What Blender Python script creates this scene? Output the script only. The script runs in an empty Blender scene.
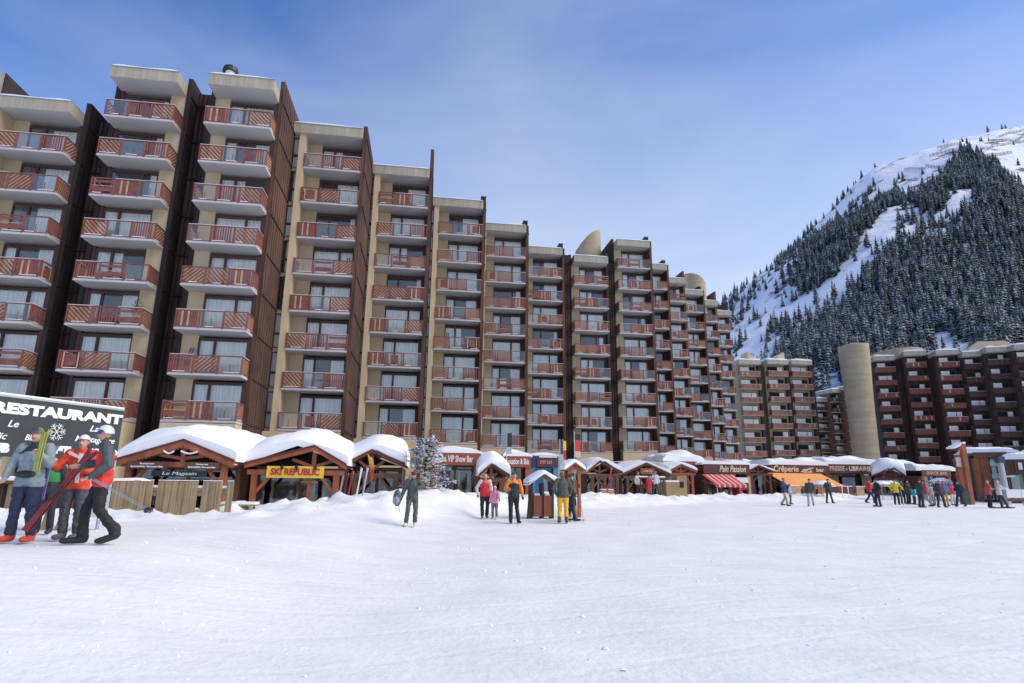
import bpy, bmesh, math, random, bisect
import numpy as np
from mathutils import Vector, Matrix, noise as mnoise
R = math.radians
random.seed(7)
rng = np.random.default_rng(7)
S = bpy.context.scene
COL = S.collection

# ------------------------------------------------------------------ camera
FPX, PITCH, ROLL, HC = 600.0, R(13.2), R(0.7), 1.6
_F = Vector((0, math.cos(PITCH), math.sin(PITCH)))
_U0 = Vector((0, -math.sin(PITCH), math.cos(PITCH)))
_R0 = Vector((1, 0, 0))
_R = _R0 * math.cos(ROLL) + _U0 * math.sin(ROLL)
_U = _U0 * math.cos(ROLL) - _R0 * math.sin(ROLL)
cd = bpy.data.cameras.new('camera')
cam = bpy.data.objects.new('camera', cd); COL.objects.link(cam)
cd.sensor_width = 36.0; cd.lens = FPX / 1024 * 36.0
cd.clip_start = 0.1; cd.clip_end = 9000
M3 = Matrix((_R, _U, -_F)).transposed()
cam.matrix_world = Matrix.Translation((0, 0, HC)) @ M3.to_4x4()
S.camera = cam
# ------------------------------------------------------------------ light
SUN_EL, SUN_AZ = R(42), R(102)     # azimuth from +Y, clockwise positive
w = bpy.data.worlds.new('World'); S.world = w; w.use_nodes = True
nt = w.node_tree; nt.nodes.clear()
wo = nt.nodes.new('ShaderNodeOutputWorld'); bg = nt.nodes.new('ShaderNodeBackground')
sky = nt.nodes.new('ShaderNodeTexSky'); sky.sky_type = 'NISHITA'; sky.sun_disc = False
sky.sun_elevation = SUN_EL; sky.sun_rotation = SUN_AZ
sky.altitude = 1800; sky.air_density = 1.0; sky.dust_density = 0.6; sky.ozone_density = 1.6
bg.inputs['Strength'].default_value = 0.11
tc = nt.nodes.new('ShaderNodeTexCoord')
sep = nt.nodes.new('ShaderNodeSeparateXYZ'); nt.links.new(tc.outputs['Generated'], sep.inputs[0])
mp = nt.nodes.new('ShaderNodeMapping'); mp.inputs['Scale'].default_value = (1.2, 0.9, 3.4)
mp.inputs['Rotation'].default_value = (0, R(18), R(20))
nt.links.new(tc.outputs['Generated'], mp.inputs[0])
nz = nt.nodes.new('ShaderNodeTexNoise'); nz.inputs['Scale'].default_value = 1.6
nz.inputs['Detail'].default_value = 7; nz.inputs['Roughness'].default_value = 0.52; nz.inputs['Distortion'].default_value = 0.6
nt.links.new(mp.outputs[0], nz.inputs['Vector'])
def wmath(op, a, b=None, c=None, clamp=False):
    n = nt.nodes.new('ShaderNodeMath'); n.operation = op; n.use_clamp = clamp
    for i, v in enumerate((a, b, c)):
        if v is None: continue
        if isinstance(v, (int, float)): n.inputs[i].default_value = v
        else: nt.links.new(v, n.inputs[i])
    return n.outputs[0]
# thin high cloud: more of it low down and to the right
hgt = wmath('MULTIPLY_ADD', sep.outputs['Z'], -1.30, 0.85)
lft = wmath('MULTIPLY_ADD', wmath('MINIMUM', sep.outputs['X'], 0.0), 0.62, hgt)
lft = wmath('MULTIPLY_ADD', wmath('MAXIMUM', sep.outputs['X'], 0.0), -0.20, lft)
cl = wmath('MINIMUM', wmath('MULTIPLY_ADD', nz.outputs['Fac'], 0.56, lft, clamp=True), 0.72)
mix = nt.nodes.new('ShaderNodeMix'); mix.data_type = 'RGBA'
nt.links.new(cl, mix.inputs[0])
tint = nt.nodes.new('ShaderNodeMix'); tint.data_type = 'RGBA'; tint.blend_type = 'MULTIPLY'
tint.inputs[0].default_value = 1.0; tint.inputs[7].default_value = (0.57, 0.93, 1.46, 1)
nt.links.new(sky.outputs[0], tint.inputs[6])
nt.links.new(tint.outputs[2], mix.inputs[6])
mix.inputs[7].default_value = (4.8, 5.4, 6.2, 1)
nt.links.new(mix.outputs[2], bg.inputs[0]); nt.links.new(bg.outputs[0], wo.inputs[0])
ld = bpy.data.lights.new('sun', 'SUN'); ld.energy = 2.55; ld.angle = R(50); ld.color = (1, 0.88, 0.70)
sun = bpy.data.objects.new('sun', ld); COL.objects.link(sun)
sd = Vector((math.sin(SUN_AZ) * math.cos(SUN_EL), math.cos(SUN_AZ) * math.cos(SUN_EL), math.sin(SUN_EL)))
sun.rotation_euler = sd.to_track_quat('Z', 'Y').to_euler()
S.view_settings.view_transform = 'Standard'; S.view_settings.look = 'None'
S.view_settings.exposure = 0.55; S.view_settings.gamma = 1.0; S.view_settings.use_curve_mapping = False
S.cycles.max_bounces = 5; S.cycles.diffuse_bounces = 3; S.cycles.transparent_max_bounces = 8

# ------------------------------------------------------------------ helpers
def at(x, y, Y):
    d = _F + _R * ((x - 512) / FPX) + _U * ((341.5 - y) / FPX)
    return Vector((0, 0, HC)) + d * (Y / d.y)
def proj(P):
    v = Vector(P) - Vector((0, 0, HC)); z = v.dot(_F)
    return 512 + FPX * v.dot(_R) / z, 341.5 - FPX * v.dot(_U) / z
def lerp_tab(x, xs, ys):
    if x <= xs[0]: return ys[0]
    if x >= xs[-1]: return ys[-1]
    i = bisect.bisect_right(xs, x); t = (x - xs[i - 1]) / (xs[i] - xs[i - 1]); return ys[i - 1] + (ys[i] - ys[i - 1]) * t
def sstep(a, b, x):
    t = min(1, max(0, (x - a) / (b - a))); return t * t * (3 - 2 * t)

def mat(name, col, rough=0.8, metal=0.0, bump=None, var=None, streak=None, alpha=None, spec=None, snow=None, coord='Object', sss=0):
    """procedural material. var=(scale, amount), streak=(scale xyz, amount), bump=(scale, strength)"""
    m = bpy.data.materials.new(name); m.use_nodes = True
    t = m.node_tree; b = t.nodes['Principled BSDF']
    b.inputs['Base Color'].default_value = (*col, 1); b.inputs['Roughness'].default_value = rough
    b.inputs['Metallic'].default_value = metal
    if spec is not None: b.inputs['Specular IOR Level'].default_value = spec
    tcn = t.nodes.new('ShaderNodeTexCoord'); co = tcn.outputs[coord]
    cur = None
    def mul(cur, fac_socket, lo, hi):
        mr = t.nodes.new('ShaderNodeMapRange'); mr.inputs[1].default_value = 0.3; mr.inputs[2].default_value = 0.7
        mr.inputs[3].default_value = lo; mr.inputs[4].default_value = hi
        t.links.new(fac_socket, mr.inputs[0])
        mx = t.nodes.new('ShaderNodeMix'); mx.data_type = 'RGBA'; mx.blend_type = 'MULTIPLY'; mx.inputs[0].default_value = 1
        if cur is None: mx.inputs[6].default_value = (*col, 1)
        else: t.links.new(cur, mx.inputs[6])
        t.links.new(mr.outputs[0], mx.inputs[7]); return mx.outputs[2]
    if var:
        n = t.nodes.new('ShaderNodeTexNoise'); n.inputs['Scale'].default_value = var[0]; n.inputs['Detail'].default_value = 5
        t.links.new(co, n.inputs['Vector']); cur = mul(cur, n.outputs['Fac'], 1 - var[1], 1 + var[1])
    if streak:
        mpn = t.nodes.new('ShaderNodeMapping'); mpn.inputs['Scale'].default_value = streak[0]; t.links.new(co, mpn.inputs[0])
        n = t.nodes.new('ShaderNodeTexNoise'); n.inputs['Scale'].default_value = 1; n.inputs['Detail'].default_value = 4
        t.links.new(mpn.outputs[0], n.inputs['Vector']); cur = mul(cur, n.outputs['Fac'], 1 - streak[1], 1 + streak[1])
    if snow:
        g = t.nodes.new('ShaderNodeNewGeometry'); sp = t.nodes.new('ShaderNodeSeparateXYZ'); t.links.new(g.outputs['Normal'], sp.inputs[0])
        n = t.nodes.new('ShaderNodeTexNoise'); n.inputs['Scale'].default_value = snow[0]; n.inputs['Detail'].default_value = 3
        t.links.new(g.outputs['Position'], n.inputs['Vector'])
        ad = t.nodes.new('ShaderNodeMath'); ad.operation = 'MULTIPLY_ADD'; t.links.new(sp.outputs['Z'], ad.inputs[0]); ad.inputs[1].default_value = snow[1]; t.links.new(n.outputs['Fac'], ad.inputs[2])
        mr = t.nodes.new('ShaderNodeMapRange'); mr.inputs[1].default_value = snow[2]; mr.inputs[2].default_value = snow[2] + snow[3]
        t.links.new(ad.outputs[0], mr.inputs[0])
        mx = t.nodes.new('ShaderNodeMix'); mx.data_type = 'RGBA'; t.links.new(mr.outputs[0], mx.inputs[0])
        if cur is None: mx.inputs[6].default_value = (*col, 1)
        else: t.links.new(cur, mx.inputs[6])
        mx.inputs[7].default_value = (0.74, 0.77, 0.82, 1); cur = mx.outputs[2]
    if cur is not None: t.links.new(cur, b.inputs['Base Color'])
    if bump:
        n = t.nodes.new('ShaderNodeTexNoise'); n.inputs['Scale'].default_value = bump[0]; n.inputs['Detail'].default_value = 6
        t.links.new(co, n.inputs['Vector'])
        bn = t.nodes.new('ShaderNodeBump'); bn.inputs['Strength'].default_value = bump[1]; bn.inputs['Distance'].default_value = 0.05
        t.links.new(n.outputs['Fac'], bn.inputs['Height']); t.links.new(bn.outputs[0], b.inputs['Normal'])
    if alpha is not None:
        b.inputs['Alpha'].default_value = alpha
    return m
M = {}
M['concrete'] = mat('beige_concrete', (0.55, 0.43, 0.27), 0.9, var=(0.5, 0.12), streak=((2, 2, 0.3), 0.06), coord='Object')
M['concrete_grey'] = mat('grey_beige_parapet', (0.36, 0.325, 0.25), 0.9, var=(0.8, 0.12), streak=((7, 7, 0.2), 0.14))
M['soffit'] = mat('pale_painted_soffit', (0.48, 0.47, 0.47), 0.9, var=(0.5, 0.08))
M['clad'] = mat('dark_board_cladding', (0.082, 0.036, 0.021), 0.8, streak=((9, 9, 0.18), 0.75), var=(0.35, 0.5))
M['clad_dark'] = mat('black_weathered_boards', (0.028, 0.018, 0.015), 0.85, streak=((9, 9, 0.18), 0.8), var=(0.35, 0.4))
M['red'] = mat('red_stained_wood', (0.205, 0.066, 0.050), 0.7, var=(2.5, 0.25), streak=((12, 12, 12), 0.15))
M['beige_dim'] = mat('dull_beige_concrete', (0.33, 0.27, 0.175), .9, var=(.5, .15))
M['plum'] = mat('plum_brown_boards', (0.052, 0.031, 0.024), .85, streak=((4, 4, .2), .4))
M['rail_dim'] = mat('faded_red_brown_boards', (0.17, 0.055, 0.04), 0.8, var=(1.5, .35))
M['rail_pale'] = mat('pale_worn_red_boards', (0.23, 0.10, 0.075), 0.8, var=(1.5, .3))
M['tan'] = mat('tan_wood', (0.46, 0.31, 0.17), 0.75, var=(3, 0.2))
M['frame'] = mat('red_brown_window_frame', (0.075, 0.028, 0.024), 0.6)
M['dark'] = mat('dark_interior', (0.012, 0.012, 0.014), 0.9)
M['curtain'] = mat('white_curtain', (0.84, 0.83, 0.80), 0.9, streak=((16, 16, 0.15), 0.22))
M['snow'] = mat('roof_snow', (0.84, 0.85, 0.855), 0.7, bump=(2.5, 0.25), spec=0.2)
M['orange_wood'] = mat('orange_stained_timber', (0.30, 0.085, 0.032), 0.6, streak=((3, 3, 0.6), 0.3), var=(2, 0.2))
M['brown_wood'] = mat('brown_timber', (0.13, 0.052, 0.028), 0.65, streak=((3, 3, 0.6), 0.3))
M['dark_red'] = mat('dark_red_trim', (0.10, 0.022, 0.022), 0.6)
M['fence'] = mat('weathered_fence_boards', (0.30, 0.215, 0.115), 0.85, streak=((14, 14, 0.6), 0.35), var=(2, 0.15))
M['fascia'] = mat('rust_fascia', (0.27, 0.065, 0.032), 0.6, var=(1.2, 0.15))
M['maroon'] = mat('maroon_fascia', (0.095, 0.028, 0.026), 0.6, var=(1.2, 0.15))
M['white'] = mat('white_paint', (0.75, 0.74, 0.72), 0.6)
M['black'] = mat('black_plastic', (0.02, 0.02, 0.022), 0.5)
M['navy'] = mat('navy_paint', (0.03, 0.045, 0.09), 0.5)
M['metal'] = mat('galvanised_metal', (0.42, 0.44, 0.46), 0.45, metal=0.6)
M['gold'] = mat('sand_render', (0.36, 0.29, 0.19), 0.9, var=(0.4, 0.10), streak=((0.15, 0.15, 2.2), 0.12))
def glass(name, tr, tint=(0.8, 0.9, 0.92), gl=0.35):
    m = bpy.data.materials.new(name); m.use_nodes = True; t = m.node_tree; t.nodes.clear()
    o = t.nodes.new('ShaderNodeOutputMaterial'); a = t.nodes.new('ShaderNodeBsdfTransparent'); a.inputs[0].default_value = (*tint, 1)
    g = t.nodes.new('ShaderNodeBsdfGlossy'); g.inputs['Roughness'].default_value = 0.06; g.inputs[0].default_value = (0.9, 0.95, 1, 1)
    n = t.nodes.new('ShaderNodeTexNoise'); n.inputs['Scale'].default_value = 0.7
    tcn = t.nodes.new('ShaderNodeTexCoord'); t.links.new(tcn.outputs['Object'], n.inputs['Vector'])
    bn = t.nodes.new('ShaderNodeBump'); bn.inputs['Strength'].default_value = 0.15; t.links.new(n.outputs['Fac'], bn.inputs['Height']); t.links.new(bn.outputs[0], g.inputs['Normal'])
    f = t.nodes.new('ShaderNodeFresnel'); f.inputs['IOR'].default_value = 1.5
    ma = t.nodes.new('ShaderNodeMath'); ma.operation = 'MULTIPLY_ADD'; t.links.new(f.outputs[0], ma.inputs[0]); ma.inputs[1].default_value = 1.0; ma.inputs[2].default_value = gl; ma.use_clamp = True
    mx = t.nodes.new('ShaderNodeMixShader'); t.links.new(ma.outputs[0], mx.inputs[0]); t.links.new(a.outputs[0], mx.inputs[1]); t.links.new(g.outputs[0], mx.inputs[2])
    t.links.new(mx.outputs[0], o.inputs[0]); return m
M['glass'] = glass('window_glass', 1, (1, 1, .98), 0.03)
M['railglass'] = glass('balcony_glass', 1, (1, .97, .90), 0.02)
M['shopglass'] = glass('shop_glass', 1, (0.85, 0.88, 0.86), 0.05)
_cm = {}
def cmat(c, rough=0.75):
    k = (tuple(round(v, 3) for v in c), rough)
    if k not in _cm: _cm[k] = mat('fabric_%d' % len(_cm), c, rough, var=(9, 0.22), bump=(14, 0.35))
    return _cm[k]

class MB:
    def __init__(s): s.v = []; s.f = []; s.m = []; s.mats = []
    def mi(s, m):
        m = M[m] if isinstance(m, str) else m
        if m not in s.mats: s.mats.append(m)
        return s.mats.index(m)
    def add(s, vs, fs, m):
        o = len(s.v); s.v += [tuple(v) for v in vs]; k = s.mi(m) if not isinstance(m, list) else None
        for i, f in enumerate(fs):
            s.f.append(tuple(o + a for a in f)); s.m.append(k if k is not None else s.mi(m[i]))
    def box(s, x0, x1, y0, y1, z0, z1, m, bottom=None):
        vs = [(x0, y0, z0), (x1, y0, z0), (x1, y1, z0), (x0, y1, z0), (x0, y0, z1), (x1, y0, z1), (x1, y1, z1), (x0, y1, z1)]
        fs = [(0, 3, 2, 1), (4, 5, 6, 7), (0, 1, 5, 4), (1, 2, 6, 5), (2, 3, 7, 6), (3, 0, 4, 7)]
        s.add(vs, fs, [bottom or m] + [m] * 5)
    def hull(s, bot, top, m):
        """prism between two equal loops"""
        n = len(bot); vs = list(bot) + list(top)
        fs = [tuple(range(n))[::-1], tuple(range(n, 2 * n))] + [(i, (i + 1) % n, n + (i + 1) % n, n + i) for i in range(n)]
        s.add(vs, fs, m)
    def prism(s, poly, y0, y1, m):
        s.hull([(x, y0, z) for x, z in poly][::-1], [(x, y1, z) for x, z in poly][::-1], m)
    def beam(s, a, b, w_, h, m, up=(0, 0, 1)):
        a, b = Vector(a), Vector(b); d = (b - a).normalized(); up = Vector(up)
        if abs(d.dot(up)) > 0.99: up = Vector((0, 1, 0))
        sx = d.cross(up).normalized() * w_ / 2; sy = sx.cross(d).normalized() * h / 2
        q = [-sx - sy, sx - sy, sx + sy, -sx + sy]
        s.hull([a + k for k in q], [b + k for k in q], m)
    def tube(s, a, b, r0, r1, m, n=8):
        a, b = Vector(a), Vector(b); d = (b - a).normalized()
        u = d.orthogonal().normalized(); v = d.cross(u)
        L0 = [a + (u * math.cos(2 * math.pi * i / n) + v * math.sin(2 * math.pi * i / n)) * r0 for i in range(n)]
        L1 = [b + (u * math.cos(2 * math.pi * i / n) + v * math.sin(2 * math.pi * i / n)) * r1 for i in range(n)]
        s.hull(L0, L1, m)
    def mesh(s, name, smooth=False):
        me = bpy.data.meshes.new(name); me.from_pydata(s.v, [], s.f)
        for m in s.mats: me.materials.append(m)
        me.polygons.foreach_set('material_index', s.m)
        if smooth: me.polygons.foreach_set('use_smooth', [True] * len(me.polygons))
        me.update(); return me
    def build(s, name, parent=None, smooth=False):
        return link(name, s.mesh(name, smooth), parent)
def link(name, data, parent=None, loc=(0, 0, 0), rz=0):
    o = bpy.data.objects.new(name, data); COL.objects.link(o)
    o.location = loc; o.rotation_euler = (0, 0, rz)
    if parent: o.parent = parent
    return o
def thing(name, label, cat, loc=(0, 0, 0), rz=0, group=None):
    return tag(link(name, None, None, loc, rz), label, cat, group)
def tag(o, label, cat, group=None, kind=None):
    o['label'] = label; o['category'] = cat
    if group: o['group'] = group
    if kind: o['kind'] = kind
    return o
def smooth(o, ang=40):
    for p in o.data.polygons: p.use_smooth = True
    try: o.data.set_sharp_from_angle(angle=R(ang))
    except Exception: pass
    return o
def text(body, size, m, name='lettering', parent=None, loc=(0, 0, 0), rz=0, depth=0.01, bold=0.0, shear=0.0, width=None, align='CENTER', tilt=0):
    """lettering in the local XZ plane facing -Y"""
    c = bpy.data.curves.new(name, 'FONT'); c.body = body; c.size = size; c.extrude = depth; c.offset = bold; c.shear = shear
    c.align_x = align; c.align_y = 'CENTER'; c.resolution_u = 3
    o = bpy.data.objects.new(name, c); COL.objects.link(o)
    dg = bpy.context.evaluated_depsgraph_get(); me = bpy.data.meshes.new_from_object(o.evaluated_get(dg)); me.name = name
    bpy.data.objects.remove(o)
    xs = [v.co.x for v in me.vertices]; sx = 1
    if width and xs: sx = width / (max(xs) - min(xs))
    for v in me.vertices:
        x, y, z = v.co; v.co = (x * sx, -z, y)
    me.materials.clear(); me.materials.append(M[m] if isinstance(m, str) else m)
    o = link(name, me, parent, loc, rz)
    o.rotation_euler = (0, tilt, rz)
    return o

# ------------------------------------------------------------------ ground
# crest of the shovelled snow bank in front of the shops: screen x -> (distance, height)
_cr = [(-200, 16, .70), (60, 17.5, .55), (115, 18, .50), (160, 18.5, .52), (250, 21, .62), (300, 22, .70), (345, 23.5, .85), (400, 25, 1.12), (435, 27, 1.28), (470, 28, 1.08), (500, 31, .92),
       (530, 34, .92), (600, 38, .90), (650, 42, .82), (700, 48, .78), (760, 52, .80), (810, 54, .92), (850, 60, .80), (900, 64, .85), (960, 60, .85), (1024, 55, .80), (1300, 55, .8)]
_cs = [((x - 512) / FPX * 1.0, d, z) for x, d, z in _cr]
_c0, _c1, _c2 = [c[0] for c in _cs], [c[1] for c in _cs], [c[2] for c in _cs]
def crest(s):
    return lerp_tab(s, _c0, _c1), lerp_tab(s, _c0, _c2)
def fb(x, y, sc, seed=0.0):
    return mnoise.noise(Vector((x * sc, y * sc, seed)))
def gz(X, Y):
    Yp = max(Y, 0.5)
    base = lerp_tab(Y, (14, 20, 24, 42, 60, 75), (0, .10, .22, .34, .60, .80))
    base += 0.58 * sstep(-1.5, -6.6, X) * sstep(2.5, 8.5, Y) * (1 - sstep(12, 19, Y) * 0.35)
    base += 0.05 * fb(X, Y, 0.12) + 0.018 * fb(X, Y, 0.6, 3)
    if Y > 10:
        s = X / Yp * 0.973; Yc, Zc = crest(s)
        t = sstep(Yc - (5.5 if s > -0.45 else 4.0), Yc, Y)
        if t > 0:
            h = Zc + (0.16 * fb(X, Y, 0.6, 5) + 0.34 * max(0, fb(X, Y, 1.1, 9)) + 0.26 * max(0, fb(X, Y, 2.3, 14)) - .06) * (1 if Y < Yc + 4 else 0.4)
            if Y > Yc + 1: h -= 0.22 * sstep(Yc + 1, Yc + 4, Y)
            base = base + (h - base) * t
    return base
def snow_ground():
    def axis(segs):
        out = []
        for a, b, st in segs: out += list(np.arange(a, b, st))
        return out
    xs = axis([(-3000, -400, 400), (-400, -80, 40), (-80, -30, 3), (-30, 38, .22), (38, 80, 1.0), (80, 200, 8), (200, 3000, 350)]) + [3000]
    ys = axis([(-600, -40, 80), (-40, -6, 6), (-6, 3, .5), (3, 38, .2), (38, 72, .6), (72, 140, 5), (140, 4000, 300)]) + [4000]
    V = [(x, y, gz(x, y)) for y in ys for x in xs]
    nx = len(xs); F = [(j * nx + i, j * nx + i + 1, (j + 1) * nx + i + 1, (j + 1) * nx + i) for j in range(len(ys) - 1) for i in range(nx - 1)]
    me = bpy.data.meshes.new('snow_ground'); me.from_pydata(V, [], F); me.polygons.foreach_set('use_smooth', [True] * len(F))
    m = bpy.data.materials.new('piste_snow'); m.use_nodes = True; t = m.node_tree; b = t.nodes['Principled BSDF']
    b.inputs['Roughness'].default_value = 0.6; b.inputs['Specular IOR Level'].default_value = 0.25
    tcn = t.nodes.new('ShaderNodeTexCoord')
    n1 = t.nodes.new('ShaderNodeTexNoise'); n1.inputs['Scale'].default_value = 0.9; n1.inputs['Detail'].default_value = 6
    t.links.new(tcn.outputs['Object'], n1.inputs['Vector'])
    cr = t.nodes.new('ShaderNodeValToRGB'); cr.color_ramp.elements[0].position = 0.3; cr.color_ramp.elements[1].position = 0.7
    cr.color_ramp.elements[0].color = (0.755, 0.765, 0.745, 1); cr.color_ramp.elements[1].color = (0.85, 0.855, 0.825, 1)
    t.links.new(n1.outputs['Fac'], cr.inputs[0]); t.links.new(cr.outputs[0], b.inputs['Base Color'])
    # ski tracks (long stretched noise) + churned crumbs
    mpn = t.nodes.new('ShaderNodeMapping'); mpn.inputs['Rotation'].default_value = (0, 0, R(-14)); mpn.inputs['Scale'].default_value = (0.5, 2.6, 1)
    t.links.new(tcn.outputs['Object'], mpn.inputs[0])
    n2 = t.nodes.new('ShaderNodeTexNoise'); n2.inputs['Scale'].default_value = 1; n2.inputs['Detail'].default_value = 5; n2.inputs['Distortion'].default_value = 0.6
    t.links.new(mpn.outputs[0], n2.inputs['Vector'])
    n3 = t.nodes.new('ShaderNodeTexNoise'); n3.inputs['Scale'].default_value = 9; n3.inputs['Detail'].default_value = 8; n3.inputs['Roughness'].default_value = 0.65
    t.links.new(tcn.outputs['Object'], n3.inputs['Vector'])
    n4 = t.nodes.new('ShaderNodeTexVoronoi'); n4.inputs['Scale'].default_value = 2.2; t.links.new(tcn.outputs['Object'], n4.inputs['Vector'])
    mr = t.nodes.new('ShaderNodeMapRange'); mr.inputs[1].default_value = 0.0; mr.inputs[2].default_value = 0.22; mr.inputs[3].default_value = 1; mr.inputs[4].default_value = 0; t.links.new(n4.outputs['Distance'], mr.inputs[0])
    a1 = t.nodes.new('ShaderNodeMath'); a1.operation = 'MULTIPLY_ADD'; t.links.new(n3.outputs['Fac'], a1.inputs[0]); a1.inputs[1].default_value = 0.62; t.links.new(n2.outputs['Fac'], a1.inputs[2])
    a2 = t.nodes.new('ShaderNodeMath'); a2.operation = 'MULTIPLY_ADD'; t.links.new(mr.outputs[0], a2.inputs[0]); a2.inputs[1].default_value = 0.10; t.links.new(a1.outputs[0], a2.inputs[2])
    bn = t.nodes.new('ShaderNodeBump'); bn.inputs['Strength'].default_value = 0.42; bn.inputs['Distance'].default_value = 0.09
    last = a2.outputs[0]
    for rot_, sc_, amt in ((-24, .30, .035), (10, .21, .03), (50, .13, .03)):
        wm = t.nodes.new('ShaderNodeMapping'); wm.inputs['Rotation'].default_value = (0, 0, R(rot_)); t.links.new(tcn.outputs['Object'], wm.inputs[0])
        wv = t.nodes.new('ShaderNodeTexWave'); wv.inputs['Scale'].default_value = sc_; wv.inputs['Distortion'].default_value = 11; wv.inputs['Detail'].default_value = 2; wv.inputs['Detail Scale'].default_value = .22; wv.bands_direction = 'Y'
        t.links.new(wm.outputs[0], wv.inputs['Vector'])
        mm = t.nodes.new('ShaderNodeMapRange'); mm.inputs[1].default_value = .93; mm.inputs[2].default_value = 1.0; mm.inputs[3].default_value = 0; mm.inputs[4].default_value = -amt * 4; t.links.new(wv.outputs['Fac'], mm.inputs[0])
        aa = t.nodes.new('ShaderNodeMath'); aa.operation = 'ADD'; t.links.new(last, aa.inputs[0]); t.links.new(mm.outputs[0], aa.inputs[1]); last = aa.outputs[0]
    t.links.new(last, bn.inputs['Height']); t.links.new(bn.outputs[0], b.inputs['Normal'])
    me.materials.append(m); o = link('snow_ground', me); o['kind'] = 'structure'
    M['ground'] = m
snow_ground()
def crumbs():
    r = random.Random(21); ico = bmesh.new(); bmesh.ops.create_icosphere(ico, subdivisions=1, radius=1)
    V0 = np.array([v.co[:] for v in ico.verts]); F0 = np.array([[v.index for v in f.verts] for f in ico.faces]); ico.free()
    V = []; F = []; off = 0
    for i in range(1500):
        far = r.random() < .5
        Y = 3.2 + 24 * r.random() ** 1.5; X = r.uniform(-.95, .95) * Y
        if fb(X, Y, .45, 31) < (-.02 if not far else -.4): continue
        z = gz(X, Y); sc = r.choice([.005, .006, .008, .011, .018]) * r.uniform(.7, 1.3) * (1 + Y * .02)
        W = V0 * np.array([sc * r.uniform(.8, 1.6), sc * r.uniform(.8, 1.6), sc * r.uniform(.4, .8)]) * (1 + .25 * rng.standard_normal((len(V0), 1))) + np.array([X, Y, z + sc * .1])
        V.append(W); F.append(F0 + off); off += len(V0)
    me = bpy.data.meshes.new('snow_crumbs'); me.from_pydata(np.concatenate(V).tolist(), [], np.concatenate(F).tolist()); me.materials.append(M['snow'])
    tag(link('snow_crumbs', me), 'small crumbs and lumps of churned snow scattered over the piste', 'snow crumbs', None, 'stuff')
crumbs()

# ------------------------------------------------------------------ mountain
_rid = [(560, 470), (640, 420), (700, 335), (730, 303), (745, 290), (760, 274), (780, 256), (800, 238), (820, 219), (850, 193), (880, 173), (905, 161), (925, 151), (950, 141), (980, 135), (1024, 129), (1100, 118), (1250, 105), (1500, 95)]
_rs = []
for px, py in _rid:
    P = at(px, py, 1.0); _rs.append((P.x, (P.z - HC)))
YR = 640.0; _r0, _r1 = [a for a, _ in _rs], [b for _, b in _rs]
def mz(X, Y):
    s = X / Y
    e = lerp_tab(s, _r0, _r1)
    zr = e * YR + HC
    t = (Y - 165) / (YR - 165)
    if t <= 0: base = 0.6 + min(0, t) * 20
    elif t < 1: base = zr * (0.22 * t + 1.05 * t ** 1.25 - 0.27 * t ** 3) / 1.0
    else: base = zr * (1 - 0.9 * (t - 1))
    rough = sstep(0.02, 0.2, t) * (1 - sstep(0.86, 0.98, t) * 0.8)
    base += rough * (14 * fb(X, Y, 0.008, 1) + 6 * fb(X, Y, 0.025, 2) + 2.0 * fb(X, Y, 0.07, 4))
    return base
def mountain():
    ss = np.arange(0.02, 1.75, 0.006); ys = list(np.arange(150, 700, 5)) + list(np.arange(700, 1100, 50))
    V = [(s * y, y, mz(s * y, y)) for y in ys for s in ss]; nx = len(ss)
    F = [(j * nx + i, j * nx + i + 1, (j + 1) * nx + i + 1, (j + 1) * nx + i) for j in range(len(ys) - 1) for i in range(nx - 1)]
    me = bpy.data.meshes.new('mountain'); me.from_pydata(V, [], F); me.polygons.foreach_set('use_smooth', [True] * len(F))
    m = bpy.data.materials.new('snowy_rock'); m.use_nodes = True; t = m.node_tree; b = t.nodes['Principled BSDF']; b.inputs['Roughness'].default_value = 0.9
    tcn = t.nodes.new('ShaderNodeTexCoord')
    n = t.nodes.new('ShaderNodeTexNoise'); n.inputs['Scale'].default_value = 0.045; n.inputs['Detail'].default_value = 9; n.inputs['Roughness'].default_value = 0.62
    t.links.new(tcn.outputs['Object'], n.inputs['Vector'])
    cr = t.nodes.new('ShaderNodeValToRGB'); e = cr.color_ramp.elements
    e[0].position = 0.365; e[0].color = (0.13, 0.11, 0.085, 1); e[1].position = 0.425; e[1].color = (0.79, 0.81, 0.85, 1)
    t.links.new(n.outputs['Fac'], cr.inputs[0]); t.links.new(cr.outputs[0], b.inputs['Base Color'])
    bn = t.nodes.new('ShaderNodeBump'); bn.inputs['Strength'].default_value = 0.8; bn.inputs['Distance'].default_value = 4
    t.links.new(n.outputs['Fac'], bn.inputs['Height']); t.links.new(bn.outputs[0], b.inputs['Normal'])
    me.materials.append(m); o = link('mountain', me); o['kind'] = 'structure'
mountain()
def hit(px, py, y0=170, y1=660):
    """where the sight line of a photo point meets the mountain"""
    for Y in np.arange(y0, y1, 4.0):
        P = at(px, py, Y)
        if mz(P.x, P.y) >= P.z: return Vector((P.x, P.y, mz(P.x, P.y)))
    return None
def inpoly(x, y, P):
    c = False; j = len(P) - 1
    for i in range(len(P)):
        if (P[i][1] > y) != (P[j][1] > y) and x < (P[j][0] - P[i][0]) * (y - P[i][1]) / (P[j][1] - P[i][1]) + P[i][0]: c = not c
        j = i
    return c
FB = [(772, 372), (786, 340), (808, 324), (838, 304), (850, 290), (863, 271), (879, 252), (892, 229), (905, 213), (929, 188), (940, 176), (952, 160), (960, 148), (984, 148), (998, 168), (1010, 180), (1300, 172), (1300, 500), (772, 500)]
FA = [(764, 290), (788, 262), (813, 240), (845, 216), (868, 196), (893, 192), (904, 199), (880, 210), (866, 226), (856, 248), (838, 268), (812, 289), (775, 302)]
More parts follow.
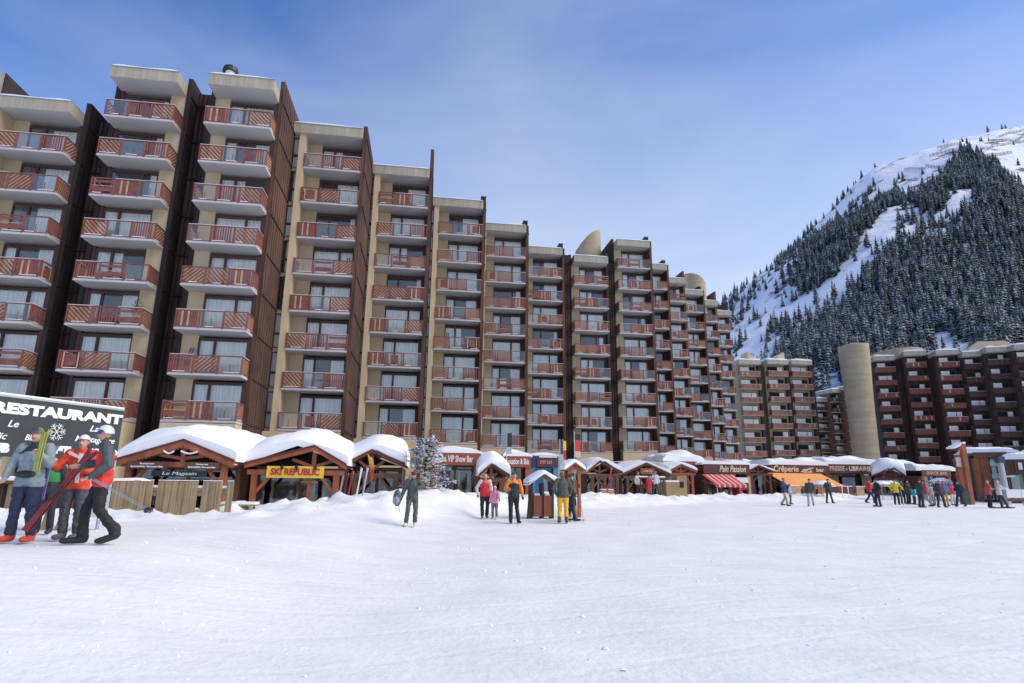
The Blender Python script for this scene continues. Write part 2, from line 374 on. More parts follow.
FC = [(728, 300), (760, 300), (800, 285), (830, 290), (800, 325), (770, 350), (728, 360)]
HOLES = [[(948, 184), (962, 180), (976, 186), (974, 196), (955, 204), (944, 202)], [(928, 322), (950, 318), (962, 328), (955, 342), (930, 340)], [(802, 360), (842, 350), (846, 395), (838, 400), (806, 398)],
         [(903, 220), (912, 222), (906, 238), (899, 236)], [(990, 165), (1024, 155), (1024, 172), (1000, 172)], [(900, 262), (910, 258), (905, 275), (897, 276)]]
def conifer(seed, H=1.0, levels=10, nb=9):
    r = random.Random(seed); V = []; F = []
    n = 5
    for k in range(n): a = 2 * math.pi * k / n; V.append((0.022 * math.cos(a), 0.022 * math.sin(a), -0.08))
    V.append((0, 0, 0.97))
    for k in range(n): F.append((k, (k + 1) % n, n))
    for L in range(levels):
        t = L / (levels - 1); z = 0.12 + 0.84 * t ** 0.95; rad = 0.20 * (1 - t) ** 0.85 + 0.022
        for b in range(nb):
            if r.random() < 0.10: continue
            a = 2 * math.pi * (b + r.random() * 0.8 + L * 0.37) / nb; rr = rad * r.uniform(0.62, 1.15); wd = rr * r.uniform(0.32, 0.5)
            dz = -rr * r.uniform(0.3, 0.6); c, s_ = math.cos(a), math.sin(a); zz = z + r.uniform(-.02, .02)
            o = len(V)
            V += [(0, 0, zz + 0.045), (c * rr * .6 - s_ * wd, s_ * rr * .6 + c * wd, zz + dz * .6 - .012), (c * rr, s_ * rr, zz + dz), (c * rr * .6 + s_ * wd, s_ * rr * .6 - c * wd, zz + dz * .6 - .012)]
            F += [(o, o + 1, o + 2), (o, o + 2, o + 3)]
    return np.array(V), F
M['conifer'] = mat('frosted_conifer', (0.060, 0.072, 0.068), 0.9, var=(0.035, .45), snow=(0.35, 0.28, 0.60, 0.45))
M['conifer_frost'] = mat('heavily_frosted_conifer', (0.045, 0.055, 0.055), 0.9, snow=(0.5, 0.35, 0.62, 0.2))
def forest():
    protos = [conifer(i) for i in range(6)]
    pts = []; tries = 0; r = random.Random(3)
    while len(pts) < 8500 and tries < 75000:
        tries += 1
        Y = 172 + (YR + 2 - 172) * r.random() ** 0.85; s = r.uniform(0.35, .93); X = s * Y
        z = mz(X, Y); px, py = proj((X, Y, z + 4.5))
        if px > 1060 or px < 715: continue
        px += 9 * fb(X, Y, .03, 40) + 5 * fb(X, Y, .09, 42); py += 9 * fb(X, Y, .03, 50) + 5 * fb(X, Y, .09, 52)
        nn = fb(X, Y, 0.02, 8) + 0.5 * fb(X, Y, 0.06, 18)
        if any(inpoly(px, py, h) for h in HOLES):
            if r.random() > 0.05: continue
        if inpoly(px, py, FB): p = 1.0 if nn > -0.34 else 0.12
        elif inpoly(px, py, FA): p = 0.70 if nn > -0.08 else 0.07
        elif inpoly(px, py, FC): p = 0.16 if nn > 0.1 else 0.02
        elif py < 172 and px > 840: p = 0.012
        else: p = 0.16 if nn > 0.10 else 0.01
        rdg = lerp_tab(px, [q[0] for q in _rid], [q[1] for q in _rid])
        if px > 815 and py < rdg + 9: p *= .25
        if r.random() > p: continue
        H = r.choice([r.uniform(5, 9), r.uniform(8, 14)]) * (1.0 if Y < 450 else 0.85)
        pts.append((X, Y, z, H, r.random() * 6.28, r.randrange(6)))
    pts.sort(key=lambda q: -q[3] / q[1])
    meshes = {}
    nm = ['tall', 'slender', 'broad', 'short']
    for k, (V, F) in enumerate(protos):
        # crown and trunk are two meshes
        me = bpy.data.meshes.new('crown'); me.from_pydata(V.tolist(), [], F); me.materials.append(M['conifer']); meshes[k] = me
    mt = MB(); mt.tube((0, 0, -0.06), (0, 0, 0.16), 0.026, 0.02, 'clad_dark', 5); tr = mt.mesh('trunk')
    # the 300 that show largest stand as individuals
    nv = []; 
    vis = [p for p in pts if proj(p[:3])[0] < 1040]
    ind = vis[:295]; si = set(ind); rest = [p for p in pts if p not in si]
    for X, Y, z, H, a, k in ind:
        o = tag(link('pine_tree', None, None, (X, Y, z - .3), a), 'snow-dusted dark conifer on the wooded mountainside behind the apartment towers', 'tree', 'conifers low on the wooded slope')
        c = link('crown', meshes[k], o); c.scale = (H, H, H)
        c = link('trunk', tr, o); c.scale = (H, H, H)
    AV = []; AF = []; off = 0
    for X, Y, z, H, a, k in rest:
        V, F = protos[k]; c, s_ = math.cos(a), math.sin(a)
        W = np.empty_like(V); W[:, 0] = (V[:, 0] * c - V[:, 1] * s_) * H + X; W[:, 1] = (V[:, 0] * s_ + V[:, 1] * c) * H + Y; W[:, 2] = V[:, 2] * H + z - .3
        AV.append(W); AF.append(np.array(F) + off); off += len(V)
    AV = np.concatenate(AV); AF = np.concatenate(AF)
    me = bpy.data.meshes.new('conifer_forest'); me.vertices.add(len(AV)); me.vertices.foreach_set('co', AV.ravel())
    me.loops.add(AF.size); me.loops.foreach_set('vertex_index', AF.ravel()); me.polygons.add(len(AF)); me.polygons.foreach_set('loop_start', np.arange(0, AF.size, 3))
    me.update(calc_edges=True); me.materials.append(M['conifer'])
    o = link('conifer_forest', me); tag(o, 'dense frosted conifer forest covering the steep mountain slope', 'forest', None, 'stuff')
forest()
M['fence_grey'] = mat('weathered_grey_timber', (.13, .12, .11), .9)
def avalanche_fences():
    segs = [((926, 167), (946, 168)), ((930, 158), (958, 152)), ((938, 149), (962, 146)), ((988, 153), (1024, 143)), ((992, 146), (1024, 136)), ((1000, 138), (1024, 131)), ((905, 172), (925, 170)), ((985, 160), (1012, 154))]
    lab = ['snow fence low on the open slope left of the tree clump', 'second snow fence up, left of the tree clump', 'upper short snow fence left of the ridge tree clump', 'long lower snow fence at the right edge', 'long middle snow fence at the right edge', 'topmost snow fence just under the ridge at the right edge', 'leftmost short snow fence at the head of the snowy gully', 'lowest snow fence right of the ridge tree clump']
    for (a, b), l in zip(segs, lab):
        A, B = hit(*a), hit(*b)
        if A is None or B is None: continue
        t = thing('snow_fence', l, 'avalanche fence', A, 0, 'avalanche fences under the ridge')
        n = 14; mb = MB()
        pp = []
        for i in range(n + 1):
            P = A.lerp(B, i / n); P.z = mz(P.x, P.y); pp.append(P - A)
        for i in range(n):
            for h in (0.8, 1.7, 2.6): mb.beam(pp[i] + Vector((0, 0, h)), pp[i + 1] + Vector((0, 0, h)), 0.2, 0.28, 'fence_grey')
        mb.build('rail', t)
        for i in range(0, n + 1, 2):
            q = MB(); q.beam(pp[i] + Vector((0, 0, -1)), pp[i] + Vector((0, 0, 3.0)), 0.2, 0.2, 'fence_grey'); q.build('post', t)
avalanche_fences()

# ------------------------------------------------------------------ apartment towers
FH = 2.7
def clip_strip(x0, x1, z0, z1, c0, c1, sgn):
    """polygon of {c0 < x + sgn*z < c1} inside the rectangle"""
    P = [(x0, z0), (x1, z0), (x1, z1), (x0, z1)]
    for c, keep in ((c0, 1), (c1, -1)):
        out = []
        for i in range(len(P)):
            a, b = P[i], P[(i + 1) % len(P)]; da = keep * (a[0] + sgn * a[1] - c); db = keep * (b[0] + sgn * b[1] - c)
            if da >= 0: out.append(a)
            if da * db < 0: t = da / (da - db); out.append((a[0] + (b[0] - a[0]) * t, a[1] + (b[1] - a[1]) * t))
        P = out
        if len(P) < 3: return None
    return P
def panel(mb, p0, p1, kind, z0=-.10, H=1.12):
    """railing panel between two plan points"""
    p0 = Vector((*p0, 0)); p1 = Vector((*p1, 0)); L = (p1 - p0).length; d = (p1 - p0) / L; n = Vector((d.y, -d.x, 0))
    def pr(poly, t0, t1, m):
        lo = [p0 + d * x + n * t0 + Vector((0, 0, z0 + z)) for x, z in poly]; hi = [p0 + d * x + n * t1 + Vector((0, 0, z0 + z)) for x, z in poly]
        mb.hull(lo, hi, m)
    def rc(x0, x1, a, b, t0, t1, m): pr([(x0, a), (x1, a), (x1, b), (x0, b)], t0, t1, m)
    rc(0, .06, 0.0, H, -.03, .03, 'red'); rc(L - .06, L, 0.0, H, -.03, .03, 'red')
    rc(.06, L - .06, H - .07, H - .005, -.035, .035, 'red'); rc(.06, L - .06, .04, .11, -.03, .03, 'red')
    rc(.0, L, H - .003, H + .018, -.03, .03, 'snow') if random.random() < .55 else None
    if random.random() < .8:
        a = random.uniform(0.06, .4) * L; rc(a, min(L - .06, a + random.uniform(.3, .8) * L), .11, .145, -.025, .03, 'snow')
    x0, x1, a, b = .10, L - .10, .16, H - .12
    if kind == 'G':
        rc(x0 - .03, x1 + .03, a - .04, b + .04, -.008, .008, 'railglass'); rc(L / 2 - .012, L / 2 + .012, a - .04, b * .62, -.015, .02, 'red')
    elif kind in 'DE':
        st = .26; c = -1.4
        while c < L + 1.4:
            for q, (m, wd) in enumerate((('red', .14), ('tan', .06))):
                s0 = c + (0 if q == 0 else .17)
                P = clip_strip(x0, x1, a, b, s0, s0 + wd, 1 if kind == 'D' else -1)
                if P: pr(P, -.012 if q == 0 else -.006, .014 if q == 0 else .008, m)
            c += st
    elif kind == 'V':
        x = x0; i = 0
        while x < x1 - .05:
            rc(x, x + .085, a - .03, b + .03, -.012, .014, 'red'); i += 1; x += .085 + .055
    elif kind == 'T':
        x = x0; i = 0
        while x < x1 - .05:
            rc(x, x + .1, a - .03, b + .03, -.012, .014, 'tan' if i in (2, 5) else 'red'); i += 1; x += .115
    elif kind == 'F':
        for x in (x0, x0 + .15, x1 - .23, x1 - .08): rc(x, x + .07, a - .02, b + .02, -.012, .014, 'tan' if x in (x0 + .15, x1 - .23) else 'red')
        rc(x0 + .3, x1 - .3, a + .1, b - .1, -.014, .016, 'red'); rc(L / 2 - .03, L / 2 + .03, b - .1, b + .05, -.01, .012, 'red')
    elif kind == 'H':
        rc(x0, x1, a + .08, a + .36, -.012, .014, 'red'); rc(x0, x1, b - .20, b - .04, -.012, .014, 'red'); rc(x0, x1, a + .42, a + .46, -.01, .012, 'tan')
RV = []
_seqs = ['GVD', 'HTG', 'DGV', 'FEG', 'GDT', 'VEG', 'TGD', 'EGF', 'DVH', 'GFE', 'VHG', 'EDT', 'TFG', 'GHE']
BW, BD = 4.05, 1.4
for sq in _seqs:
    mb = MB(); w3 = BW / 3
    for i, k in enumerate(sq): panel(mb, (w3 * i, .04), (w3 * (i + 1), .04), k)
    panel(mb, (BW - .03, .08), (BW - .03, BD), random.choice('DEFV')); panel(mb, (.03, BD), (.03, .08), random.choice('DEFV'))
    # tufts of snow caught between the boards
    RV.append(mb.mesh('railing'))
_m = MB(); _m.box(0, BW, 0.02, BD + .5, -.20, 0, 'soffit')
SLAB = _m.mesh('balcony')
# windows: frame, panes, curtain variants (2.9 m wide, 2.36 high), front at y=0
WW, WH = 2.9, 2.36
def window_set(v):
    f = MB(); r = random.Random(v)
    f.box(0, WW, 0, .10, WH - .16, WH, 'frame'); f.box(0, WW, 0, .10, 0, .09, 'frame')
    f.box(0, .09, 0, .10, .09, WH - .16, 'frame'); f.box(WW - .09, WW, 0, .10, .09, WH - .16, 'frame')
    mx = (.95, 1.95, .95, .80, 1.9, .95)[v % 6]
    f.box(mx - .07, mx + .07, -.01, .11, .09, WH - .16, 'frame')
    g = MB(); g.box(.09, mx - .07, .05, .065, .09, WH - .16, 'glass'); g.box(mx + .07, WW - .09, .05, .065, .09, WH - .16, 'glass')
    c = MB(); y = .18
    def cur(a, b):
        n = max(3, int((b - a) / .07)); top = WH - .18
        vs = []; 
        for i in range(n + 1):
            x = a + (b - a) * i / n; yy = y + .022 * math.sin(i * 2.1) + r.uniform(-.006, .006); vs += [(x, yy, .1), (x, yy, top)]
        fs = [(2 * i, 2 * i + 2, 2 * i + 3, 2 * i + 1) for i in range(n)]
        c.add(vs, fs, 'curtain')
    kind = ('full', 'right', 'left', 'split', 'full', 'none')[v] if v < 6 else ('right', 'left')[v % 2]
    if kind == 'full': cur(.1, WW - .1)
    elif kind == 'right': cur(mx + .4, WW - .1)
    elif kind == 'left': cur(.1, mx + .55)
    elif kind == 'split': cur(.1, .75); cur(WW - 1.0, WW - .1)
    else: cur(WW - .45, WW - .12)
    return f.mesh('window'), g.mesh('pane'), c.mesh('curtain')
WV = [window_set(i) for i in range(8)]
def strip_set(v):
    f = MB(); W = .55
    f.box(0, W, 0, .1, 0, .07, 'frame'); f.box(0, W, 0, .1, .95, 1.1, 'frame'); f.box(0, W, 0, .1, 2.4, 2.5, 'frame'); f.box(0, .06, 0, .1, .07, 2.4, 'frame'); f.box(W - .06, W, 0, .1, .07, 2.4, 'frame')
    g = MB(); g.box(.06, W - .06, .05, .065, .07, .95, 'glass'); g.box(.06, W - .06, .05, .065, 1.1, 2.4, 'glass')
    c = MB()
    if v != 2: c.box(.06 if v == 0 else .3, W - .06, .16, .18, .07, 2.4, 'curtain')
    else: c.box(W - .16, W - .06, .16, .18, .07, 2.4, 'curtain')
    return f.mesh('narrow_window'), g.mesh('pane'), c.mesh('curtain')
SV = [strip_set(i) for i in range(3)]
def snow_slab(x0, x1, y0, y1, z, h, seed, parent, name='snow'):
    nx = max(4, int((x1 - x0) / .3)); ny = max(4, int((y1 - y0) / .8)); V = []; F = []
    for j in range(ny + 1):
        for i in range(nx + 1):
            x = x0 + (x1 - x0) * i / nx; y = y0 + (y1 - y0) * j / ny
            e = min(1, min(i, nx - i) / 1.5) ** .5 * min(1, j / 1.5 + .25) ** .5 if True else 1
            V.append((x, y, z + h * (.35 + .65 * e) * (0.8 + .5 * mnoise.noise(Vector((x * .7 + seed, y * .5, seed))))))
    n0 = len(V); V += [(v[0], v[1], z) for v in V]
    for j in range(ny):
        for i in range(nx):
            a = j * (nx + 1) + i; F.append((a, a + 1, a + nx + 2, a + nx + 1))
    for i in range(nx): F.append((n0 + i, n0 + i + 1, i + 1, i)); a = ny * (nx + 1) + i; F.append((a, a + 1, n0 + a + 1, n0 + a))
    for j in range(ny): a = j * (nx + 1); b = a + nx + 1; F.append((a, b, n0 + b, n0 + a)); a += nx; b += nx; F.append((n0 + a, n0 + b, b, a))
    m = MB(); m.add(V, F, 'snow'); return m.build(name, parent, smooth=False)
def tower(label, X, Y, top=24.8, nf=8, rz=8.0, beige='L', pier=False, strip=False, fin=0.9, fy=0.1, fl=6.0, left_clad=False, shaft=0, back=11.0, clad='clad', chimney=False, overhang=0.0, xl=None, seed=0, vent=False):
    r = random.Random(seed * 13 + 5)
    t = thing('apartment_tower', label, 'apartment tower', (X, Y, 0), R(rz), 'stepped apartment towers with red balconies')
    z0 = top - 1.0                                  # top floor level
    zb = z0 - FH * (nf - 1); zr0 = top + 1.58; zr1 = zr0 + .74
    XL = xl if xl is not None else (-1.0 if strip else (-.45 if pier else 0))
    wmb = MB(); g = 0.2
    bx0, bx1 = (0, BW - WW - .2) if beige == 'L' else (WW + .2, BW)
    wmb.box(bx0, bx1, BD + .02, 2.3, g, zr0, 'concrete')
    if beige == 'L': wmb.box(BW - .2, BW, BD + .02, 2.3, g, zr0, 'frame')
    else: wmb.box(0, .2, BD + .02, 2.3, g, zr0, 'frame')
    if pier: wmb.box(-.45, 0, 0.06, 2.3, g, zr0, 'concrete')
    if strip:
        for k in range(nf + 1): wmb.box(-1.0, -.45, .42, 2.3, z0 + FH - FH * k - .28, z0 + FH - FH * k - .02 if k else zr0, 'concrete')
    wmb.box(XL, BW, 2.3, back, g, zr0, 'dark')
    wmb.box(XL if XL < 0 else 0, BW, .02, 2.3, g, zb - .24, 'concrete')
    wmb.build('wall', t)
    c = MB(); ct = zr1 + fin
    y0c = fy
    c.box(BW, BW + .28, y0c, fl, g, ct, clad)
    if left_clad: c.box(-.28, -.002, max(fy, 1.3), 9, g, zr1 + .6, 'clad_dark')
    for k in range(nf + 1):
        zz = zb - .12 + FH * k
        if zz < ct: c.box(BW + .28, BW + .34, y0c + .02, fl, zz - .04, zz + .03, 'clad_dark')
    # board joints
    y = y0c + .35
    while y < fl - .1:
        c.box(BW + .28, BW + .295, y, y + .05, g, ct - .02, 'clad_dark'); y += .55
    c.build('side_cladding', t)
    if shaft:
        s = MB(); xs0 = BW + .28; s.box(xs0, BW + shaft, 2.6, 9.5, g, zr1 + .35, 'clad_dark')
        n = int((shaft - .28) / .3)
        for i in range(n): s.box(xs0 + .06 + i * .3, xs0 + .2 + i * .3, 2.57, 2.6, g, zr1 + .33, 'clad')
        for k in range(nf + 1): zz = zb - .12 + FH * k; s.box(xs0, BW + shaft, 2.35, 2.6, zz - .05, zz + .02, 'clad_dark'); None
        s.build('stair_shaft', t)
    ro = MB(); ro.box(XL - overhang, BW - .002, -.1, back, zr0, zr1, 'concrete_grey', bottom='soffit')
    ro.box(XL - overhang - .03, BW, -.14, back, zr1, zr1 + .05, 'metal')
    rf = ro.build('roof', t)
    snow_slab(XL + .02, BW - .08, -.1, back - .1, zr1 + .05, .16, seed * 3.1, rf)
    if chimney:
        q = MB(); q.box(BW - .1, BW + .35, 1.2, 2.4, zr1, zr1 + 1.1, 'clad_dark'); q.box(BW - .14, BW + .39, 1.1, 2.5, zr1 + 1.1, zr1 + 1.16, 'metal'); q.build('chimney', rf)
    if vent:
        q = MB(); q.tube((1.0, .6, zr1), (1.0, .6, zr1 + .7), .3, .3, 'white', 14); q.tube((1.0, .6, zr1 + .7), (1.0, .6, zr1 + 1.0), .5, .45, 'black', 14); q.tube((1.0, .6, zr1 + 1.0), (1.0, .6, zr1 + 1.2), .45, .2, 'black', 14)
        q.build('roof_vent', rf)
    for k in range(nf):
        z = z0 - FH * k
        b = link('balcony', SLAB, t, (0, 0, z))
        rl = link('railing', RV[r.randrange(len(RV))], b)
        if r.random() < .35 and False: pass
        v = r.choice([0, 0, 1, 2, 3, 4, 5, 6, 4, 2, 0])
        if k >= nf - 3: v = r.choice([0, 0, 4, 3])
        wx = BW - WW - .2 if beige == 'L' else .2
        a, b2, c2 = WV[v]; wn = link('window', a, t, (wx, BD + .05, z)); link('pane', b2, wn); link('curtain', c2, wn)
        if strip:
            a, b2, c2 = SV[r.choice([0, 0, 1, 2])]; wn = link('narrow_window', a, t, (-1.0, .44, z - .02)); link('pane', b2, wn); link('curtain', c2, wn)
    return t, zr1
TW = [
 dict(label='leftmost red-balconied tower, cut off by the left edge and one storey lower', X=-31.7, Y=32.7, top=22.1, nf=7, pier=True, fy=1.35, fl=8, shaft=1.8, clad='clad_dark', fin=.9, seed=1),
 dict(label='second red-balconied tower from the left, its beige wall strip right of the windows', X=-25.72, Y=33.35, beige='R', fy=1.35, fl=8, shaft=1.75, left_clad=True, clad='clad_dark', fin=.6, seed=2),
 dict(label='third red-balconied tower from the left, with a round vent on its roof', X=-19.8, Y=34.0, fy=1.35, fl=6.5, left_clad=True, fin=.95, seed=3, vent=True),
 dict(label='fourth tower from the left, directly behind the yellow-signed ski hire hut', X=-15.3, Y=39.5, pier=True, strip=True, seed=4, fin=.35),
 dict(label='fifth tower from the left, with the tall narrow dark fin above its roof', X=-11.1, Y=45.35, pier=True, strip=True, seed=5, fin=2.0),
 dict(label='sixth tower from the left, behind the rust coloured bar front', X=-6.85, Y=51.1, pier=True, strip=True, seed=6, fin=.1, chimney=True),
 dict(label='seventh tower from the left, rising behind the brown ski shop fronts', X=-2.7, Y=56.5, pier=True, strip=True, seed=7, fin=.1, chimney=True),
 dict(label='narrow tower just left of the first black shaft at mid picture', X=1.5, Y=62.5, pier=True, strip=True, seed=8, fin=.1, chimney=True, shaft=1.6),
 dict(label='tower standing alone between the two black shafts, a sand coloured drum on its roof', X=7.0, Y=65.0, seed=9, fin=.9, fy=.9, left_clad=True, shaft=1.6, clad='clad_dark'),
 dict(label='tower right of the second black shaft, topmost of the stepped cluster', X=12.45, Y=67.3, top=27.8, nf=9, seed=10, left_clad=True, fin=.1, chimney=True),
 dict(label='first stepped tower right of the tallest one at mid picture', X=16.6, Y=75.4, top=27.9, nf=9, seed=11, fin=.1, chimney=True),
 dict(label='second stepped tower right of the tallest one at mid picture', X=20.7, Y=81.0, top=27.95, nf=9, seed=12, fin=1.5, fy=.9),
 dict(label='third stepped tower right of the tallest one, a sand drum behind its roof', X=24.9, Y=86.5, top=28.0, nf=9, seed=13, fin=.1, chimney=True),
 dict(label='next-to-last stepped tower before the main block ends, beside a dark roof fin', X=29.0, Y=92.0, top=28.1, nf=9, seed=14, fin=1.9, fy=.9),
 dict(label='last and rightmost stepped tower of the main block', X=33.3, Y=98.1, top=28.2, nf=9, seed=15, fin=2.0, fy=1.2, clad='clad_dark'),
]
TWO = [tower(**k) for k in TW]
M['leaf'] = mat('house_plant_leaf', (.05, .10, .03), .6); M['sign_red_'] = mat('red_ski_top', (.4, .03, .03), .3); M['blue_'] = mat('blue_ski_top', (.05, .10, .35), .3)
def drum(parent, cx, cy, rad, z0, z1, cut, mat_='gold', name='stair_drum', n=28):
    """cylinder with a slanted top"""
    m = MB(); bot = []; top = []
    for i in range(n):
        a = 2 * math.pi * i / n; x = cx + rad * math.cos(a); y = cy + rad * math.sin(a); bot.append((x, y, z0)); top.append((x, y, z1 + cut * math.cos(a) + .45 * abs(cut) * math.sin(a) ** 2))
    m.hull(bot, top, mat_); o = m.build(name, parent); smooth(o); return o
def loc_of(t, P):
    a = t.rotation_euler.z; d = Vector(P) - t.location; return d.x * math.cos(a) + d.y * math.sin(a), -d.x * math.sin(a) + d.y * math.cos(a), P[2]
t0_, zr = TWO[0]; a, b, c = loc_of(t0_, at(5.5, 73, 36)); q = MB(); q.box(a - .9, a, b, b + 4, zr - .5, c, 'concrete_grey'); q.box(a, a + .06, b, b + 4, zr - .5, c, 'clad_dark'); q.build('roof_fin', t0_)
t9, zr = TWO[8]; a, b, c = loc_of(t9, at(588, 242, 71)); drum(t9, a, b, 1.6, zr - 2, c, 1.3)
t13, zr = TWO[12]; a, b, c = loc_of(t13, at(694, 281, 94)); drum(t13, a, b, 1.8, zr - 2, c, -.9)
for k, (tt, zr) in enumerate(TWO):
    if k in (11, 12):
        q = MB(); q.tube((3.0, 3, zr), (3.0, 3, zr + 3.6), .03, .02, 'metal', 5); q.beam((2.6, 3, zr + 3.3), (3.4, 3, zr + 3.3), .03, .03, 'metal'); q.build('aerial', tt)

# far towers: simpler floors, their own proportions
def far_tower(label, X, Y, W, top, nf, fh, rz, group, wallmat='concrete', rail='red', bal=1.1, wfrac=(.12, .62), sides='clad_dark', roof_h=.9, gapw=1.2, slope=0, seed=0, name='apartment_tower', base=0.0, edge='concrete_grey'):
    r = random.Random(seed + 99); t = thing(name, label, 'apartment tower', (X, Y, 0), R(rz), group)
    m = MB(); m.box(0, W, bal + .3, 9, base, top, wallmat); 
    m.build('wall', t)
    s = MB(); s.box(W, W + gapw, bal - .2, 9, base, top + .4, sides)
    i = 0
    while i * .35 < gapw - .1: s.box(W + .05 + i * .35, W + .12 + i * .35, bal - .23, bal - .2, base, top + .38, 'clad'); i += 1
    s.build('side_cladding', t)
    ro = MB(); ro.box(-.15, W + .15, -.15, 9, top, top + roof_h, 'concrete_grey', bottom='soffit'); rf = ro.build('roof', t)
    snow_slab(-.1, W + .1, -.15, 9, top + roof_h, .5, seed + 3.3, rf)
    for k in range(nf):
        z = top - 2.4 - fh * k; dx = slope * k
        b = MB(); b.box(0, W, 0.02, bal + .3, z - .13, z, edge); bo = b.build('balcony', t)
        q = MB(); q.box(0, W, 0, .06, z - .02, z + .95, rail); q.box(0, .06, .06, bal, z, z + .95, rail); q.box(W - .06, W, .06, bal, z, z + .95, rail)
        n = int(W / .9)
        for j in range(n):
            xx = W * (j + .3) / n
            if r.random() < .55: q.box(xx, xx + .25, -.02, 0, z + .15, z + .8, ('tan' if r.random() < .3 else 'brown_wood') if rail != 'plum' else 'clad')
        q.box(0, W, -.01, .07, z + .95, z + .98, 'snow') if r.random() < .8 else None
        q.build('railing', bo)
        x0, x1 = W * wfrac[0], W * wfrac[1]
        f = MB(); y = bal + .3; x2 = W * .9
        f.box(x0, x2, y - .06, y - .02, z + .0, z + 2.1, 'frame'); wo_ = f.build('window', t)
        g = MB(); left_curtain = r.random() < .7
        g.box(x0 + .1, x1 - .06, y - .09, y - .065, z + .2, z + 2.0, 'curtain' if left_curtain else 'dark'); g.box(x1 + .06, x2 - .1, y - .09, y - .065, z + .2, z + 2.0, 'curtain' if not left_curtain or r.random() < .3 else 'dark')
        g.build('pane', wo_)
    return t, top + roof_h
P = at(739, 362, 122)
cl = ['left', 'middle', 'right']
for i, (px, pt) in enumerate(((739.5, 359.5), (767.5, 359.5), (791.5, 360))):
    A = at(px, pt, 122 + i * 1.0)
    t, zr = far_tower('%s tower of the three beige towers between the main block and the round silo' % cl[i], A.x, A.y, 4.45, A.z - .9, 8, 2.72, 8, 'beige balcony towers in the middle distance', seed=i, gapw=.9, slope=0, rail='rail_pale', wallmat='beige_dim')
    t.location.x = A.x
    if i: 
        q = MB(); q.hull([(-1.5, 5, zr - .2), (1.7, 5, zr - .2), (1.7, 8, zr - .2), (-1.5, 8, zr - .2)], [(-1.5, 5, zr + (2.6 if i == 1 else .7)), (1.7, 5, zr + (.6 if i == 1 else 2.8)), (1.7, 8, zr + (.6 if i == 1 else 2.8)), (-1.5, 8, zr + (2.6 if i == 1 else .7))], 'concrete'); q.build('roof_wedge', t)
for i, (px, pt, Yd) in enumerate(((818, 398, 160), (832, 389, 158), (846, 386, 156))):
    A = at(px, pt, Yd)
    far_tower(['dark tower peeping out right of the beige towers', 'dark lower tower between the beige towers and the round silo', 'dark tower half hidden behind the round silo'][i], A.x, A.y, 3.0, A.z - .9, 7, 2.75, 8, 'dark towers in the gap', wallmat='brown_wood', rail='clad', seed=20 + i, gapw=.7)
# round silo-like stair tower
A = at(859.5, 400, 120); Bt = at(855.5, 345, 120)
sl = thing('stair_tower', 'tall round sand-coloured windowless stair tower with slanted top', 'tower', (A.x, A.y, 0), R(-20))
rr = 2.55
m = MB(); n = 36; rows = [(0, .93), (8, .93), (16, .96), (22, 1.02), (27, 1.1)]
Ls = [[(rr * f * math.cos(2 * math.pi * i / n), rr * f * math.sin(2 * math.pi * i / n), z) for i in range(n)] for z, f in rows]
Ls.append([(rr * 1.12 * math.cos(2 * math.pi * i / n), rr * 1.12 * math.sin(2 * math.pi * i / n), Bt.z - .2 + .25 * math.cos(2 * math.pi * i / n - .4)) for i in range(n)])
vs = [v for L in Ls for v in L]; fs = [(j * n + i, j * n + (i + 1) % n, (j + 1) * n + (i + 1) % n, (j + 1) * n + i) for j in range(len(Ls) - 1) for i in range(n)] + [((len(Ls) - 1) * n + i, (len(Ls) - 1) * n + (i + 1) % n, len(Ls) * n) for i in range(n)]
vs.append((0, 0, Bt.z + .45)); m.add(vs, fs, 'gold'); o = m.build('wall', sl); smooth(o)
q = MB(); q.tube((1, 0, Bt.z - .5), (1, 0, Bt.z + 2.0), .05, .04, 'metal'); q.beam((-.2, 0, Bt.z + 1.6), (1.9, 0, Bt.z + 1.6), .05, .05, 'metal'); q.build('aerial', sl)
# right-hand block
EW = [  # px left of the front at the roof, roof px y, distance, width, floors, label
 (874, 356, 124, 3.75, 9, 'red-brown tower directly right of the round silo tower', 'red'),
 (904, 351, 121, 3.8, 9, 'second red-brown tower right of the round silo, a sand drum behind its roof', 'red'),
 (936, 350, 117, 3.8, 9, 'third red-brown tower right of the round silo, before the plainer brown section', 'red'),
 (962.5, 351.5, 115, 3.4, 9, 'brown tower without bright balconies, left of the tall brown one at the edge', 'clad'),
 (986, 347, 112, 3.6, 9, 'brown tower second from the right edge under the pale hipped roof', 'clad'),
 (1014, 344, 109, 3.8, 9, 'brown tower cut off by the right edge of the picture', 'clad')]
for i, (px, pt, Yd, W, nf, lb, rl) in enumerate(EW):
    A = at(px, pt, Yd)
    t, zr = far_tower(lb, A.x, A.y, W, A.z - 1.0, nf, 2.72, -14, 'red-brown towers at the right', wallmat='plum', rail='rail_dim' if rl == 'red' else 'plum', edge='brown_wood' if rl == 'red' else 'plum', seed=40 + i, gapw=(1.8, 1.7, .7, .8, 1.6, 1.2)[i], wfrac=(.18, .62))
    if i == 1: drum(t, 1.0, 8, 5.2, zr - 3, zr + 1.3, .35, 'gold')
    if i == 0: drum(t, 6.0, 7, .1, zr - 3, zr, 0, 'gold', 'roof_pole')
    if i == 4:
        q = MB(); q.hull([(-2.5, 3, zr - .5), (9, 3, zr - .5), (9, 10, zr - .5), (-2.5, 10, zr - .5)], [(1.5, 6, zr + 2.5), (6, 6, zr + 2.5), (6, 7, zr + 2.5), (1.5, 7, zr + 2.5)], 'gold'); q.build('hipped_roof', t)

